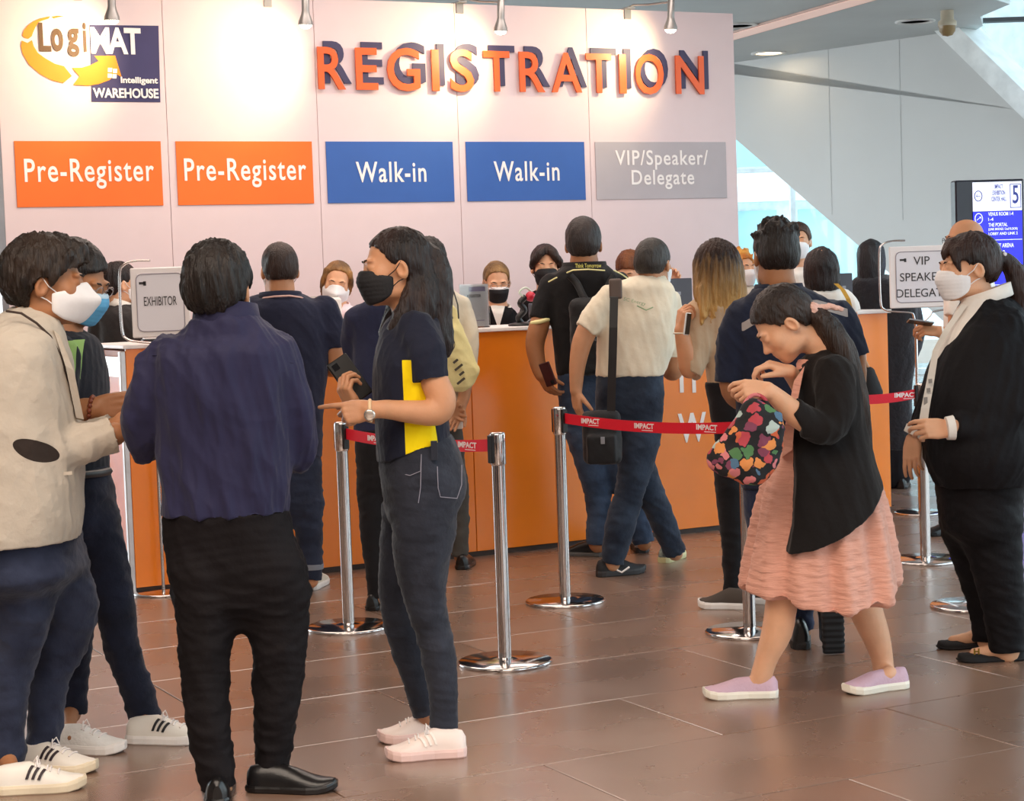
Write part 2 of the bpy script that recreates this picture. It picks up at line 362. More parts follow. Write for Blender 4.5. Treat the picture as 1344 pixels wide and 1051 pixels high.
# ------------------------------------------------------------------ heads
def head_frame(c, yaw, pitch=0, roll=0, s=1.0):
    """yaw: 0 faces +Y (away from the lens), 90 faces +X, -90 faces -X, 180 faces the lens; pitch>0 looks down"""
    y, p, r = map(math.radians, (yaw, pitch, roll))
    R = Matrix.Rotation(-y, 3, 'Z') @ Matrix.Rotation(-p, 3, 'X') @ Matrix.Rotation(r, 3, 'Y')
    A = np.array(R)*1.0
    return {'c': np.array(c, float), 'A': A, 's': s}
def hp(H, p): return H['c']+H['A']@(np.array(p, float)*H['s'])
def HM(H):
    M = np.eye(4); M[:3, :3] = H['A']*H['s']; M[:3, 3] = H['c']; return M
def head_prims(S, H, female=False, ears=True):
    s, A = H['s'], H['A']
    def e(c, r, k=.015, mode='u', B=None): S.ell(hp(H, c), np.array(r)*s, A if B is None else A@B, k*s, mode)
    def ch(P, R, k=.01, **kw): S.chain([hp(H, p) for p in P], np.array(R)*s, k*s, smooth=False, **kw)
    e((0, -.012, .036), (.075, .096, .086))
    e((0, .040, -.030), (.060, .062, .070), .03)
    e((0, .058, -.078), (.040 if not female else .034, .036, .032), .03)
    e((0, .076, -.094), (.018, .014, .013), .02)
    for q in (-1, 1):
        e((q*.040, .060, -.018), (.026, .026, .026), .02)
        e((q*.046, .022, -.070), (.018, .040, .022), .025)
        e((q*.031, .104, .012), (.016, .012, .011), .012, 's')
        e((q*.031, .084, .010), (.015, .014, .012), .008)
        e((q*.030, .086, .029), (.024, .012, .008), .012)
    ch([(0, .088, .014), (0, .103, -.010), (0, .113, -.026)], [.007, .008, .0105])
    for q in (-1, 1): e((q*.012, .099, -.031), (.0085, .012, .008), .008)
    e((0, .092, -.052), (.022, .012, .006), .006); e((0, .090, -.063), (.019, .012, .007), .006)
    if ears:
        for q in (-1, 1):
            B = np.array(Matrix.Rotation(q*.35, 3, 'Z')@Matrix.Rotation(-.2, 3, 'X'))
            e((q*.079, -.008, -.006), (.010, .020, .031), .006, B=B)
            e((q*.084, -.004, -.004), (.006, .010, .018), .005, 's', B=B)
def eyes(H, parent, iris='#1d120c', wear=True):
    for q in (-1, 1):
        mb = MB(); c = np.array((q*.031, .0850, .010)); mb.lathe([(.0001, .0095), (.004, .0088), (.0042, .0087), (.007, .0068), (.0095, 0), (.007, -.006)], c, 14, (q*.10, 1, 0), False)
        o = mb.build('eye', [mat('eye white', '#b9aaa2', .35), mat('iris', iris, .15)], parent)
        for p in o.data.polygons: 
            if (Vector(p.center)-Vector(c)).y > .0074: p.material_index = 1
        o.data.vertices.foreach_set('co', (np.array([v.co for v in o.data.vertices])*np.array((1.25, 1, .50))+np.array((-c[0]*.25, 0, c[2]*.50))).ravel()); o.data.transform(Matrix(HM(H)))
        b = MB(); b.tube([(q*.014, .100, .026), (q*.026, .1005, .031), (q*.038, .094, .031), (q*.048, .084, .026)], [.0015, .003, .0028, .001], 6); o2 = b.build('eyebrow', mat('brow hair', '#1c1411', .8), parent); o2.data.transform(Matrix(HM(H)))
def glasses(H, parent, col='#15130f'):
    mb = MB(); m = mat('frame '+col, col, .3)
    for q in (-1, 1):
        mb.tube([(q*.033+.022*math.cos(t), .112-.004*abs(math.cos(t)), .008+.015*math.sin(t)) for t in np.linspace(0, 2*PI, 19)], .0018, 6)
        mb.tube([(q*.055, .108, .012), (q*.078, .080, .012), (q*.084, .0, .008), (q*.083, -.012, -.002)], .0018, 6)
    mb.tube([(-.011, .113, .012), (0, .116, .014), (.011, .113, .012)], .0016, 6)
    o = mb.build('glasses', m, parent); o.data.transform(Matrix(HM(H))); return o
def mask(H, parent, m, kn=False, h=.0045, trim=None, strap=True, strapm=None, drop=0):
    S = SDF()
    if kn:
        rows = [(-.120, 0, .030, .046, .052, 0), (-.100, 0, .034, .064, .078, 0), (-.07, 0, .034, .076, .104, 0), (-.040, 0, .034, .080, .122, 0), (-.015, 0, .034, .078, .100, 0), (.016, 0, .034, .070, .076, 0)]
        S.zl(rows, n=1.28)
    else:
        rows = [(-.118, 0, .036, .046, .048, 0), (-.100, 0, .036, .059, .068, 0), (-.06, 0, .036, .068, .085, 0), (-.03, 0, .036, .071, .093, 0), (.004, 0, .036, .068, .078, 0)]
        S.zl(rows, n=1.9)
    zt = (lambda y: np.interp(y, [0, .05, .09, .12], [-.028, -.016, .006, .014] if kn else [-.030, -.018, -.002, .004]))
    zb = (lambda y: np.interp(y, [0, .05, .09, .12], [-.062, -.098, -.112, -.112]))
    S.fncut(lambda X, Y, Z: np.maximum(Z-zt(Y)+0*X, zb(Y)-Z+0*X))
    S.cut((0, .020, 0), (0, -1, .0))
    disp = [] if kn else [lambda V: .0012*np.abs(np.sin(V[:, 2]*230))*(V[:, 1] > .05)]
    ms = [m] if trim is None else [m, trim]
    o = garment('face_mask', S, h, ms, parent, disp, (lambda c: c[:, 2]-np.interp(c[:, 1], [0, .05, .09, .12], [-.030, -.018, -.004, .002])+.012) if trim else None, HM(H))
    if strap:
        for q in (-1, 1):
            mb = MB(); mb.tube([(q*.066, .040, -.026), (q*.077, .012, -.004), (q*.082, -.004, .020), (q*.081, -.022, .012), (q*.080, -.024, -.012), (q*.079, -.012, -.034), (q*.074, .006, -.042), (q*.062, .036, -.066)], .0018, 5)
            st = mb.build('ear_loop', strapm or m, parent); st.data.transform(Matrix(HM(H)))
    return o
def hair(H, parent, m, style='short', h=.006, extra=None, thick=.014, seed=0, line=.070, nape=-.060, amp=.004, side=-.002):
    """hair shell in head space; extra: list of (pts, radii) locks in head space"""
    S = SDF(); t = thick
    S.ell((0, -.016, .040), (.076+t*.8, .098+t, .086+t), k=0)
    S.ell((0, -.050, -.005), (.068+t*.6, .056+t, .062), k=.03)
    if style in ('short', 'crop'):
        zl_ = lambda Y: np.interp(Y, [-.14, -.045, -.030, -.010, .016, .030, .060, .100], [nape, nape, side, .014, side+.012, .024, line-.006, line])
    elif style == 'bob':
        zl_ = lambda Y: np.interp(Y, [-.14, -.03, .030, .060, .10], [-.13, -.13, -.12, .05, line])
    else:
        zl_ = lambda Y: np.interp(Y, [-.14, -.045, -.030, -.012, .012, .035, .055, .100], [nape, nape, -.022, .004, .008, .040, line-.012, line])
    S.fncut(lambda X, Y, Z: (zl_(Y)+(Y > .02)*(.010-4.5*X*X)-Z)*.8, .008)
    if style == 'bob':
        S.p = []
        S.zl([(-.115, 0, -.030, .080, .068, 0), (-.08, 0, -.028, .095, .082, 0), (-.03, 0, -.022, .098, .092, 0), (.03, 0, -.018, .094, .104, 0), (.075, 0, -.016, .078, .088, 0), (.105, 0, -.016, .052, .06, 0), (.126, 0, -.016, .015, .02, 0)], n=2.0)
        S.fncut(lambda X, Y, Z: (np.interp(Y, [-.14, .03, .055, .07, .11], [-.2, -.2, .03, .055, line])-Z)*.7+0*X, .01)
    if extra:
        for P, R in extra: S.chain(P, R, .012, per=3)
    if style in ('short', 'crop', 'up', 'pony'):
        for q in (-1, 1): S.ell((q*.086, -.004, -.008), (.014, .020, .030), k=.006, mode='s')
    def disp(V):
        az = np.arctan2(V[:, 0], V[:, 1]+.02); rs = np.random.RandomState(seed); o = 0
        for i in range(6):
            o = o+np.sin(az*(14+9*i)+V[:, 2]*rs.uniform(-50, 50)+rs.rand()*6+1.5*np.sin(V[:, 2]*30+rs.rand()*6))/(1+.5*i)
        return amp*.30*o
    def clump(V): return wrinkle(V, amp*.55, 26, 18, seed+5)
    return garment('hair', S, h, m, parent, [disp, clump], None, HM(H))
# ------------------------------------------------------------------ hands
def hand_prims(S, w, d, n, thumb, curl=(.3, .35, .4, .45), tcurl=.3, sc_=1.0, spread=.06, tang=.75, r=1.0):
    """w wrist point, d direction of the fingers, n palm normal, thumb +1/-1 side"""
    w = np.array(w, float); d = np.array(d, float); d /= np.linalg.norm(d); n = np.array(n, float); n = n-d*(n@d); n /= np.linalg.norm(n); v = np.cross(n, d)*thumb
    K = []
    for i, o in enumerate((.030, .010, -.010, -.028)):
        b = w+(d*(.086, .090, .086, .078)[i]+v*o)*sc_; K.append(b)
        S.chain([w+(d*.004+v*o*.55)*sc_, w+(d*.045+v*o*.9+n*.0)*sc_, b], np.array([.017, .015, .0105])*sc_*r, .010, smooth=False, squash=None)
        L = np.array([(.042, .026, .020), (.047, .029, .021), (.043, .027, .021), (.034, .021, .018)][i])*sc_
        a = 0; P = [b]; c = curl[i] if hasattr(curl[i], '__len__') else (curl[i], curl[i]*1.15, curl[i]*.8)
        dd = d+v*spread*(1.5-i); dd /= np.linalg.norm(dd)
        for j in range(3):
            a += c[j]; P.append(P[-1]+(dd*math.cos(a)+n*math.sin(a))*L[j])
        S.chain(P, np.array([.0098, .0090, .0082, .0070])*sc_*r*(.92 if i == 3 else 1), .0035, smooth=False)
    tb = w+(d*.022+v*.022+n*.006)*sc_; a = tang; P = [tb]; td = d*math.cos(a)+v*math.sin(a)+n*.25; td /= np.linalg.norm(td)
    for j, L in enumerate((.042, .032, .026)):
        P.append(P[-1]+td*L*sc_); td = td+(d*.45-v*.45)*tcurl+n*tcurl*.5; td /= np.linalg.norm(td)
    S.chain(P, np.array([.016, .0125, .0105, .0085])*sc_*r, .006, smooth=False)
    return w+d*.06*sc_
# ------------------------------------------------------------------ shoes
def shoe(parent, heel, toe, style='sneaker', L=None, Wd=.098, up=None, sole=None, lift=0, stripes=None, lace=None, z0=0, tall=None, stripside=0):
    """heel, toe: world points on the floor"""
    heel = np.array(heel, float); toe = np.array(toe, float); dv = toe-heel; ln = np.linalg.norm(dv[:2]); u = np.array([dv[0], dv[1], 0])/ln
    L = L or ln; v = np.array([-u[1], u[0], 0]); w = np.array([0, 0, 1.])
    if lift:  # heel raised, rotate about the toe
        a = math.radians(lift); base = heel+u*L; u2 = u*math.cos(a)-w*math.sin(a); w2 = w*math.cos(a)+u*math.sin(a); piv = base-u2*L*.0
        heel = piv-u2*L; u, w = u2, w2
        heel[2] = max(heel[2], 0)
    T = [0, .04, .12, .25, .4, .55, .7, .82, .92, .98, 1.0]
    wl_ = np.array([.30, .60, .74, .72, .70, .80, .96, .98, .80, .50, .22])*Wd/2; wr_ = np.array([.30, .60, .74, .76, .82, .94, 1.0, .92, .68, .38, .16])*Wd/2
    H = {'sneaker': [.062, .082, .088, .092, .094, .078, .060, .048, .040, .030, .020], 'dress': [.060, .076, .082, .084, .082, .070, .052, .042, .036, .030, .020],
         'boot': [.120, .140, .150, .152, .140, .110, .072, .054, .046, .036, .020], 'slip': [.056, .074, .076, .070, .074, .070, .056, .046, .038, .030, .018],
         'flat': [.036, .050, .046, .030, .022, .022, .034, .032, .028, .022, .012]}[style]
    sh = {'sneaker': .030, 'dress': .022, 'boot': .032, 'slip': .028, 'flat': .010}[style]
    H = np.array(H)*(tall or 1); P3 = lambda x, y, z: heel+u*x+v*y+w*(z+z0)
    # sole
    def outline(g): return [(t*L+(-g if i == 0 else g if i == len(T)-1 else 0), -wr_[i]-g) for i, t in enumerate(T)]+[(t*L, wl_[i]+g) for i, t in reversed(list(enumerate(T)))]
    mb = MB(); rr = []
    for z, g in ((0, .0), (.004, .004), (sh*.7, .005), (sh, .002)):
        toeup = lambda x: (.012 if style != 'flat' else .003)*max(0, (x/L-.78)/.22)**2
        rr.append([P3(x, y, z+toeup(x)) for x, y in outline(g)])
    mb.rings(rr, True, True, False)
    if style == 'dress': pass
    so = mb.build('sole', sole, parent)
    def surf(t, th):
        wl = np.interp(t, T, wl_); wr = np.interp(t, T, wr_); hh = np.interp(t, T, H); c = math.cos(th); s_ = math.sin(th)
        lean = (hh*.35 if t < .45 else hh*.25)
        y = (wl if c > 0 else wr)*(abs(c)**.75)*(1 if c > 0 else -1)*(1-.30*s_**2*(1 if t < .6 else .6)); z = sh*.8+(hh-sh*.8+.012*max(0, (t-.78)/.22)**2)*(max(0, s_)**.8)
        return P3(t*L, y, z)
    mb = MB(); mb.rings([[surf(t, th) for th in np.linspace(0, PI, 15)] for t in np.interp(np.linspace(0, 10, 21), range(11), T)], True, True, True, False)
    upo = mb.build('upper', up, parent)
    if lace is not None:
        mb = MB()
        for i, t in enumerate(np.linspace(.46, .70, 5)):
            mb.tube([surf(t+.012*(-1)**i, th)+w*.003 for th in np.linspace(PI*.30, PI*.70, 6)], .0028, 5)
        mb.tube([surf(.45, PI*.5)+w*.004, surf(.45, PI*.4)+w*.02+u*.01, surf(.5, PI*.25)+w*.012, surf(.48, PI*.35)+w*.002], .0022, 5)
        mb.tube([surf(.45, PI*.5)+w*.004, surf(.45, PI*.6)+w*.02+u*.01, surf(.5, PI*.75)+w*.012], .0022, 5)
        mb.build('laces', lace, parent)
    if stripes is not None:
        mat_, sides = stripes
        for q in sides:
            for i in range(3):
                t0 = .36+i*.065; mb = MB(); P = []
                for a in np.linspace(0, 1, 5):
                    th = (.08+.27*a)*PI; th = th if q > 0 else PI-th; t = t0+.07*a
                    P.append([surf(t, th)+v*q*.0015+w*.001, surf(t+.030, th)+v*q*.0015+w*.001, surf(t+.030, th)+v*q*.004+w*.002, surf(t, th)+v*q*.004+w*.002])
                mb.rings(P, True, True, False); mb.build('stripe', mat_, parent)
    return upo
# ------------------------------------------------------------------ people
def srow(Y0, yaw, py, xl, xr, ratio=.62, dy=0, ytilt=None):
    """silhouette row -> loft section; yaw in degrees (facing)"""
    c = W((xl+xr)/2, py, Y0+dy); hw = PX((xr-xl)/2, Y0+dy); a = math.radians(yaw)
    A = hw/math.sqrt(math.cos(a)**2+ratio**2*math.sin(a)**2)
    return (c[2], c[0], c[1], A, A*ratio, -a)
def nodes(Y0, L):
    """(px,py,width px,dy) -> points, radii"""
    P = [W(q[0], q[1], Y0+(q[3] if len(q) > 3 else 0)) for q in L]; R = [PX(q[2], Y0+(q[3] if len(q) > 3 else 0))/2 for q in L]
    return P, R
class Person:
    def __init__(s, label, Y0, foot, skin, detail=1.0, name='person'):
        s.Y = Y0; g = G(*foot) if len(foot) == 2 else np.array(foot); s.root = empty(name, (g[0], Y0, 0)); tag(s.root, label, 'person')
        s.S = SDF(); s.skin = skin; s.q = detail; s.patch = []; s.inv = Matrix.Translation((-g[0], -Y0, 0))
        bpy.context.view_layer.update if False else None
    def par(s, o):
        if o is not None: o.matrix_parent_inverse = s.inv
        return o
    def head(s, px, py, yaw, pitch=0, roll=0, sc_=1.0, dy=0, female=False, ears=True):
        s.H = head_frame(W(px, py, s.Y+dy), yaw, pitch, roll, sc_); head_prims(s.S, s.H, female, ears)
        c = hp(s.H, (0, 0, 0)); s.patch.append((c-.16*sc_, c+.16*sc_, .0048*s.q)); return s.H
    def neck(s, px, py, w=None, dy=0, r=.055):
        b = W(px, py, s.Y+dy); s.S.chain([hp(s.H, (0, -.022, -.02)), hp(s.H, (0, -.026, -.085)), b], [r*.95*s.H['s'], r*s.H['s'], r*1.15], .03)
    def rows(s, L, yaw): return [srow(s.Y, yaw, *r) for r in L]
    def torso(s, rows, shrink=.036):
        s.S.zl([(z, cx, cy, max(a-shrink, .03), max(b-shrink, .03), y) for z, cx, cy, a, b, y in rows], .03)
        s.trows = rows
    def limb(s, L, k=.02, shrink=1.0, **kw):
        P, R = nodes(s.Y, L); s.S.chain(P, np.array(R)*shrink, k, **kw); return P
    def hand(s, px, py, dy, d, n, thumb, **kw):
        w = W(px, py, s.Y+dy); sz = kw.get('sc_', 1.0); c = hand_prims(s.S, w, d, n, thumb, **kw); s.patch.append((c-.12*sz, c+.12*sz, .0038*max(1, s.q*.9))); return w
    def legs_default(s, feetY=None, hipw=.09):
        pass
    def body(s, h=.010):
        lo, hi = s.S.bounds(); h *= s.q; V, F = s.S.mesh(h); Vs = []; Fs = []; n = 0
        c = V[F].mean(1); keep = np.ones(len(F), bool)
        for a, b, ph in s.patch: keep &= ~np.all((c > a+h*1.0) & (c < b-h*1.0), axis=1)
        Vs.append(V); Fs.append(F[keep]); n = len(V)
        done = []
        for a, b, ph in s.patch:
            V, F = s.S.mesh(ph, a-ph, b+ph)
            if len(V):
                c = V[F].mean(1); kp = np.all((c > a-ph) & (c < b+ph), axis=1)
                for a2, b2 in done: kp &= ~np.all((c > a2) & (c < b2), axis=1)
                Vs.append(V); Fs.append(F[kp]+n); n += len(V)
            done.append((a, b))
        V = np.concatenate(Vs); F = np.concatenate(Fs); u = np.unique(F); mp = np.full(n, -1); mp[u] = np.arange(len(u))
        s.bodyo = s.par(qmesh('body', V[u], mp[F], s.skin, s.root)); return s.bodyo
    def wear(s, name, S, h, m, disp=(), fmat=None, post=None):
        return s.par(garment(name, S, h*s.q, m, s.root, disp, fmat, None, post))
    def fix(s):
        for c in s.root.children_recursive:
            if c.parent == s.root: c.matrix_parent_inverse = s.inv
def finish(root):
    """children modelled in world space hang on a root placed at the thing's base"""
    inv = root.matrix_basis.inverted()
    for c in root.children: c.matrix_parent_inverse = inv
    return root
white = mat('backdrop laminate', '#e2cdcf', .5, var=.015)
# ------------------------------------------------------------------ floor of large slabs laid along the booth
TA = math.radians(27.2); TU = np.array([math.cos(TA), math.sin(TA), 0]); TV = np.array([-math.sin(TA), math.cos(TA), 0])
grout = mat('tile joint', '#a58d7c', .7)
floor = struct('floor', MB().box((0, 12, -.06), (44, 56, .1)), grout)
def tilemat(i):
    base = [(.215, .125, .084), (.230, .135, .091), (.200, .118, .081)][i]
    m = mat('slate tile %d' % i, base, .34, var=.07, vscale=2.0, bump=.02, bscale=9, spec=.55)
    N = m.node_tree.nodes; L = m.node_tree.links; b = N['Principled BSDF']; b.inputs['IOR'].default_value = 2.7
    t = N.new('ShaderNodeTexCoord'); n = N.new('ShaderNodeTexNoise'); n.inputs['Scale'].default_value = 2.2; n.inputs['Detail'].default_value = 6; L.new(t.outputs['Object'], n.inputs[0])
    r = N.new('ShaderNodeMapRange'); L.new(n.outputs[0], r.inputs[0]); r.inputs[1].default_value = .3; r.inputs[2].default_value = .7; r.inputs[3].default_value = .24; r.inputs[4].default_value = .31; L.new(r.outputs[0], b.inputs['Roughness'])
    return m
tms = [tilemat(i) for i in range(3)]
TL_, TW_ = 1.33, .665; tme = []
for i in range(3):
    mb = MB(); e = .0025; a, b = TL_/2-.0018, TW_/2-.0018
    mb.rings([[np.array((x, y, -.0108)) for x, y in ((-a, -b), (a, -b), (a, b), (-a, b))], [np.array((x, y, -e*.5)) for x, y in ((-a, -b), (a, -b), (a, b), (-a, b))], [np.array((x, y, 0)) for x, y in ((-a+e, -b+e), (a-e, -b+e), (a-e, b-e), (-a+e, b-e))]], False, True, False)
    o = mb.build('tile', tms[i]); tme.append(o.data); bpy.data.objects.remove(o)
rnd = random.Random(4); ntile = 0; far = MB()
V0 = 5.167; U0 = 3.386
cands = []
for j in range(-16, 40):
    for i in range(-16, 28):
        v = V0+(j+.5)*TW_; u = U0+(i+.5)*TL_+(TL_/2 if j % 2 else 0); c = TU*u+TV*v
        if -9 < c[0] < 9 and -6 < c[1] < 30: cands.append((c, i, j))
def inview(c):
    return 4.4 < c[1] < 24 and abs(c[0]) < c[1]*.29+.8
vis = sorted([q for q in cands if inview(q[0])], key=lambda q: q[0][1])
vs_ = set((q[1], q[2]) for q in vis[:295])
for c, i, j in cands:
    if (i, j) in vs_:
        o = bpy.data.objects.new('tile', tme[rnd.randrange(3)]); COL.objects.link(o); o.parent = floor; o.location = c; o.rotation_euler = (0, 0, TA+(PI if rnd.random() < .5 else 0)); ntile += 1
    else:
        a, b = TL_/2-.003, TW_/2-.003; P = [c+TU*x+TV*y+np.array([0, 0, -.0005]) for x, y in ((-a, -b), (a, -b), (a, b), (-a, b))]; far.add(P, [(0, 1, 2, 3)])
o = far.build('tile', tms[0], floor); o['kind'] = 'stuff'
# ------------------------------------------------------------------ hall shell
CZ = 3.85
grey = mat('grey ceiling panel', '#c3c9ca', .5, var=.05, vscale=1.5)
gwall = mat('grey metal cladding', '#cfd2d2', .38, var=.04, vscale=.7, spec=.6)
struct('ceiling', MB().prism([(-9, -6), (4.55, -6), (4.55, 16.6), (4.36, 17.0), (4.62, 17.4), (4.55, 18.2), (4.75, 18.9), (4.75, 24), (-9, 24)], .25, (0, 0, CZ)), grey)
struct('ceiling_high', MB().box((6.9, 14, 8.6), (5, 46, .2)), mat('pale roof', '#cfdde2', .6))
struct('wall_left', MB().box((-9.1, 3.5, 2.2), (.2, 19, 4.6)), mat('hall wall', '#a8a29c', .7))
struct('wall_rear', MB().box((0, -6.1, 2.2), (18.4, .2, 4.6)), MATS['hall wall'])
struct('wall_upstand', MB().box((4.7, 5, 6.3), (.15, 22, 4.9)), gwall)
# inclined cladding of the stair flight beyond the booth
gp0 = np.array([2.49, 21.5, 0]); gd = np.array([4.7-2.49, 19.07-21.5, 0]); gd /= np.linalg.norm(gd); gn = np.array([gd[1], -gd[0], 0]); gn = gn if gn[1] < 0 else -gn
def gpt(x, y): return on_plane(x, y, gp0, gn)
def guz(x, y): q = gpt(x, y)-gp0; return float(q@gd), float(q[2])
poly = [guz(*p) for p in ((820, 60), (890, 117), (1140, 334), (1250, 432), (1500, 660), (1640, 800))]
topp = [guz(*p) for p in ((1640, 430), (1344, 145), (1240, 46))]
pl = poly+topp; pl[-1] = (pl[-1][0], CZ+.2); pl.append((poly[0][0], CZ+.2)); pl[0] = (pl[0][0], max(pl[0][1], CZ-.15))
gw = struct('wall_stair', MB().prism([(a, b) for a, b in pl], -.35, gp0, gd, (0, 0, 1), gn), gwall)
# cladding panels: shallow joints
for x in (1090, 1183):
    a = guz(x, 200)[0]; struct('cladding_joint', MB().box(gp0+gd*a+np.array([0, 0, 3.0])+gn*.002, (.008, .002, 2.0 if x > 1100 else 1.8), gd, gn), mat('joint line', '#c6c9ca', .4), gw)
bm = MB(); e0 = gpt(1246, 46); e1 = gpt(1600, 392); dd = (e1-e0)/np.linalg.norm(e1-e0); nn = np.cross(gn, dd); nn = nn if nn[2] > 0 else -nn
bm.box((e0+e1)/2+nn*.10-dd*.1, (np.linalg.norm(e1-e0)+.6, .20, .42), dd, nn, gn)
struct('trim_1', bm, mat('white beam', '#eef2f2', .4))
# high side void: pale wall with a dark reveal
struct('wall_right', MB().box((8.6, 24.0, 5.5), (.2, 12, 6.5), (math.cos(.5), math.sin(.5), 0), (-math.sin(.5), math.cos(.5), 0)), mat('pale void wall', '#c9d8dc', .5))
struct('trim_2', MB().box((7.2, 24.0, 4.55), (3.4, .15, .05)), mat('dark reveal', '#2a2c2e', .5))
# glazed curtain wall beyond
glass = bpy.data.materials.new('window glass'); glass.use_nodes = True; N = glass.node_tree.nodes; L = glass.node_tree.links
N.remove(N['Principled BSDF']); tr = N.new('ShaderNodeBsdfTransparent'); tr.inputs[0].default_value = (.94, .98, .98, 1); gl = N.new('ShaderNodeBsdfGlossy'); gl.inputs['Roughness'].default_value = .02
mx = N.new('ShaderNodeMixShader'); mx.inputs[0].default_value = .06; L.new(tr.outputs[0], mx.inputs[1]); L.new(gl.outputs[0], mx.inputs[2]); L.new(mx.outputs[0], N['Material Output'].inputs[0])
frm = mat('white window frame', '#dfe9ea', .4)
win = struct('window_1', MB().box((3.5, 27, .04), (25, .25, .08)).box((3.5, 27, 2.95), (25, .10, .06)).box((3.5, 27, .95), (25, .08, .04)), frm)
for i in range(22):
    x = -8.6+i*1.15; struct('mullion', MB().box((x, 27, 4.2), (.07, .16, 8.4)), frm, win)
    if i < 21: struct('pane', MB().box((x+.575, 27.02, 4.2), (1.08, .02, 8.3)), glass, win)
w2 = struct('window_2', MB().box((9.0, 12, .05), (.2, 30, .1)).box((9.0, 12, 3.0), (.12, 30, .08)), frm)
for i in range(16):
    y = -3+i*2.0; struct('mullion', MB().box((9.0, y, 4.2), (.16, .07, 8.4)), frm, w2)
    if i < 15: struct('pane', MB().box((9.0, y+1, 4.2), (.02, 1.92, 8.3)), glass, w2)
w3 = struct('added_window', MB().box((-9.0, 20, .05), (.2, 14, .1)).box((-9.0, 20, 3.0), (.12, 14, .08)), frm)  # unseen left glazing, added to let sky light onto the stair wall
for i in range(8):
    y = 13+i*2.0; struct('mullion', MB().box((-9.0, y, 1.9), (.16, .07, 3.8)), frm, w3)
    if i < 7: struct('pane', MB().box((-9.0, y+1, 1.9), (.02, 1.92, 3.8)), glass, w3)
# outside: ground and pale office block with teal glazing
struct('ground', MB().box((5, 60, -.3), (160, 65, .2)), mat('pale paving', '#cfd6d6', .8))
bld = empty('office_building', (7, 52, 0)); tag(bld, 'pale office block with teal glazing seen through the hall window', 'building')
blm = mat('building white', '#e9f1f2', .6); MB().box((8, 55, 5), (30, 6, 11)).build('wall', blm, bld)
teal = mat('teal glazing', '#a3cdd2', .15, var=.2, vscale=.6)
for k in range(2):
    for i in range(10):
        MB().box((-5.4+i*2.9, 51.96, 2.0+k*3.6), (2.3, .12, 2.4)).build('window', teal, bld)
MB().box((8, 51.7, 3.65), (30, .7, .45)).build('ledge', blm, bld)
finish(bld)
# ------------------------------------------------------------------ registration backdrop
SL, SR, WT = -3.365, 1.8675, 3.37
wb = struct('wall_back', MB().box(wallp((SL+SR)/2, WT/2, -.055), (SR-SL, .10, WT), WU, WN), mat('backdrop edge', '#d8cfcb', .6))
seams = [SL, -2.335, -1.335, -.335, .665, SR]
for a, b in zip(seams[:-1], seams[1:]):
    struct('panel', MB().box(wallp((a+b)/2, WT/2, 0), (b-a-.003, .012, WT), WU, WN, bev=.0015), white, wb)
struct('trim_3', MB().box(wallp(SL-.02, WT/2, -.05), (.04, .12, WT), WU, WN), mat('anodised post', '#8d8a8c', .35, metal=.6))
UP = np.array([0, 0, 1.])
orange = mat('orange print', '#f2701c', .6, var=.03); blue = mat('blue print', '#2f5dab', .6, var=.03); greyp = mat('grey print', '#b5adb2', .6, var=.03)
wtxt = mat('white vinyl lettering', '#f6efec', .5, var=.01); navy = mat('navy lettering', '#3a3358', .5, var=.04)
ZT, ZB = 2.451, 2.051
for i, (s0, w_, body, m, wt, ht) in enumerate([(-3.287, .9045, 'Pre-Register', orange, .80, .185), (-2.287, .9045, 'Pre-Register', orange, .81, .185), (-1.287, .9045, 'Walk-in', blue, .50, .135), (-.287, .9045, 'Walk-in', blue, .50, .135), (.703, 1.069, 'VIP/Speaker/\nDelegate', greyp, .76, .275)]):
    r = empty('lane_sign', wallp(s0+w_/2, ZB, .01), WTH)
    tag(r, ['orange Pre-Register sign, the left one under the round arrow logo', 'orange Pre-Register sign, the right one beside the blue signs', 'blue Walk-in sign, the left one next to the orange signs', 'blue Walk-in sign, the right one next to the grey sign', 'grey VIP/Speaker/Delegate sign at the right end of the backdrop'][i], 'sign', 'lane signs across the backdrop')
    MB().box(wallp(s0+w_/2, (ZT+ZB)/2, .010), (w_, .006, ZT-ZB), WU, WN, bev=.001).build('board', m, r)
    text('lettering', body, wallp(s0+w_/2, (ZT+ZB)/2+(.0 if i < 4 else .005), .013), wt, ht, wtxt, r, WU, UP, WN, .002, .012, 1.12, .95)
    finish(r)
# raised letters
reg = empty('registration_sign', wallp(.2, 2.75, .01), WTH); tag(reg, 'raised orange letters spelling REGISTRATION with navy letters behind', 'sign')
omat = mat('orange acrylic letter', '#ee5f1b', .4, var=.03)
LX = [('R', 413.8, 449.6), ('E', 463.4, 492), ('G', 504.4, 547.6), ('I', 563, 572.6), ('S', 587, 618), ('T', 631, 665.4), ('R', 678, 711), ('A', 720, 759.5), ('T', 765.6, 799), ('I', 809, 818), ('O', 830, 867), ('N', 883, 920)]
for ch, a, b in LX:
    yt = 62+(a-414)*.0245; yb = 118+(a-414)*.0135
    s0, z1 = wallsz(a, yt); s1, z0 = wallsz(b, yb); s1 = wallsz(b, yt)[0]
    if ch in 'GSO': z1 += .006; z0 -= .006
    text('letter_shadow', ch, wallp((s0+s1)/2+.047, (z0+z1)/2+.040, .007), s1-s0, z1-z0, navy, reg, WU, UP, WN, .012, .014)
    text('letter', ch, wallp((s0+s1)/2, (z0+z1)/2, .022), s1-s0, z1-z0, omat, reg, WU, UP, WN, .014, .014)
finish(reg)
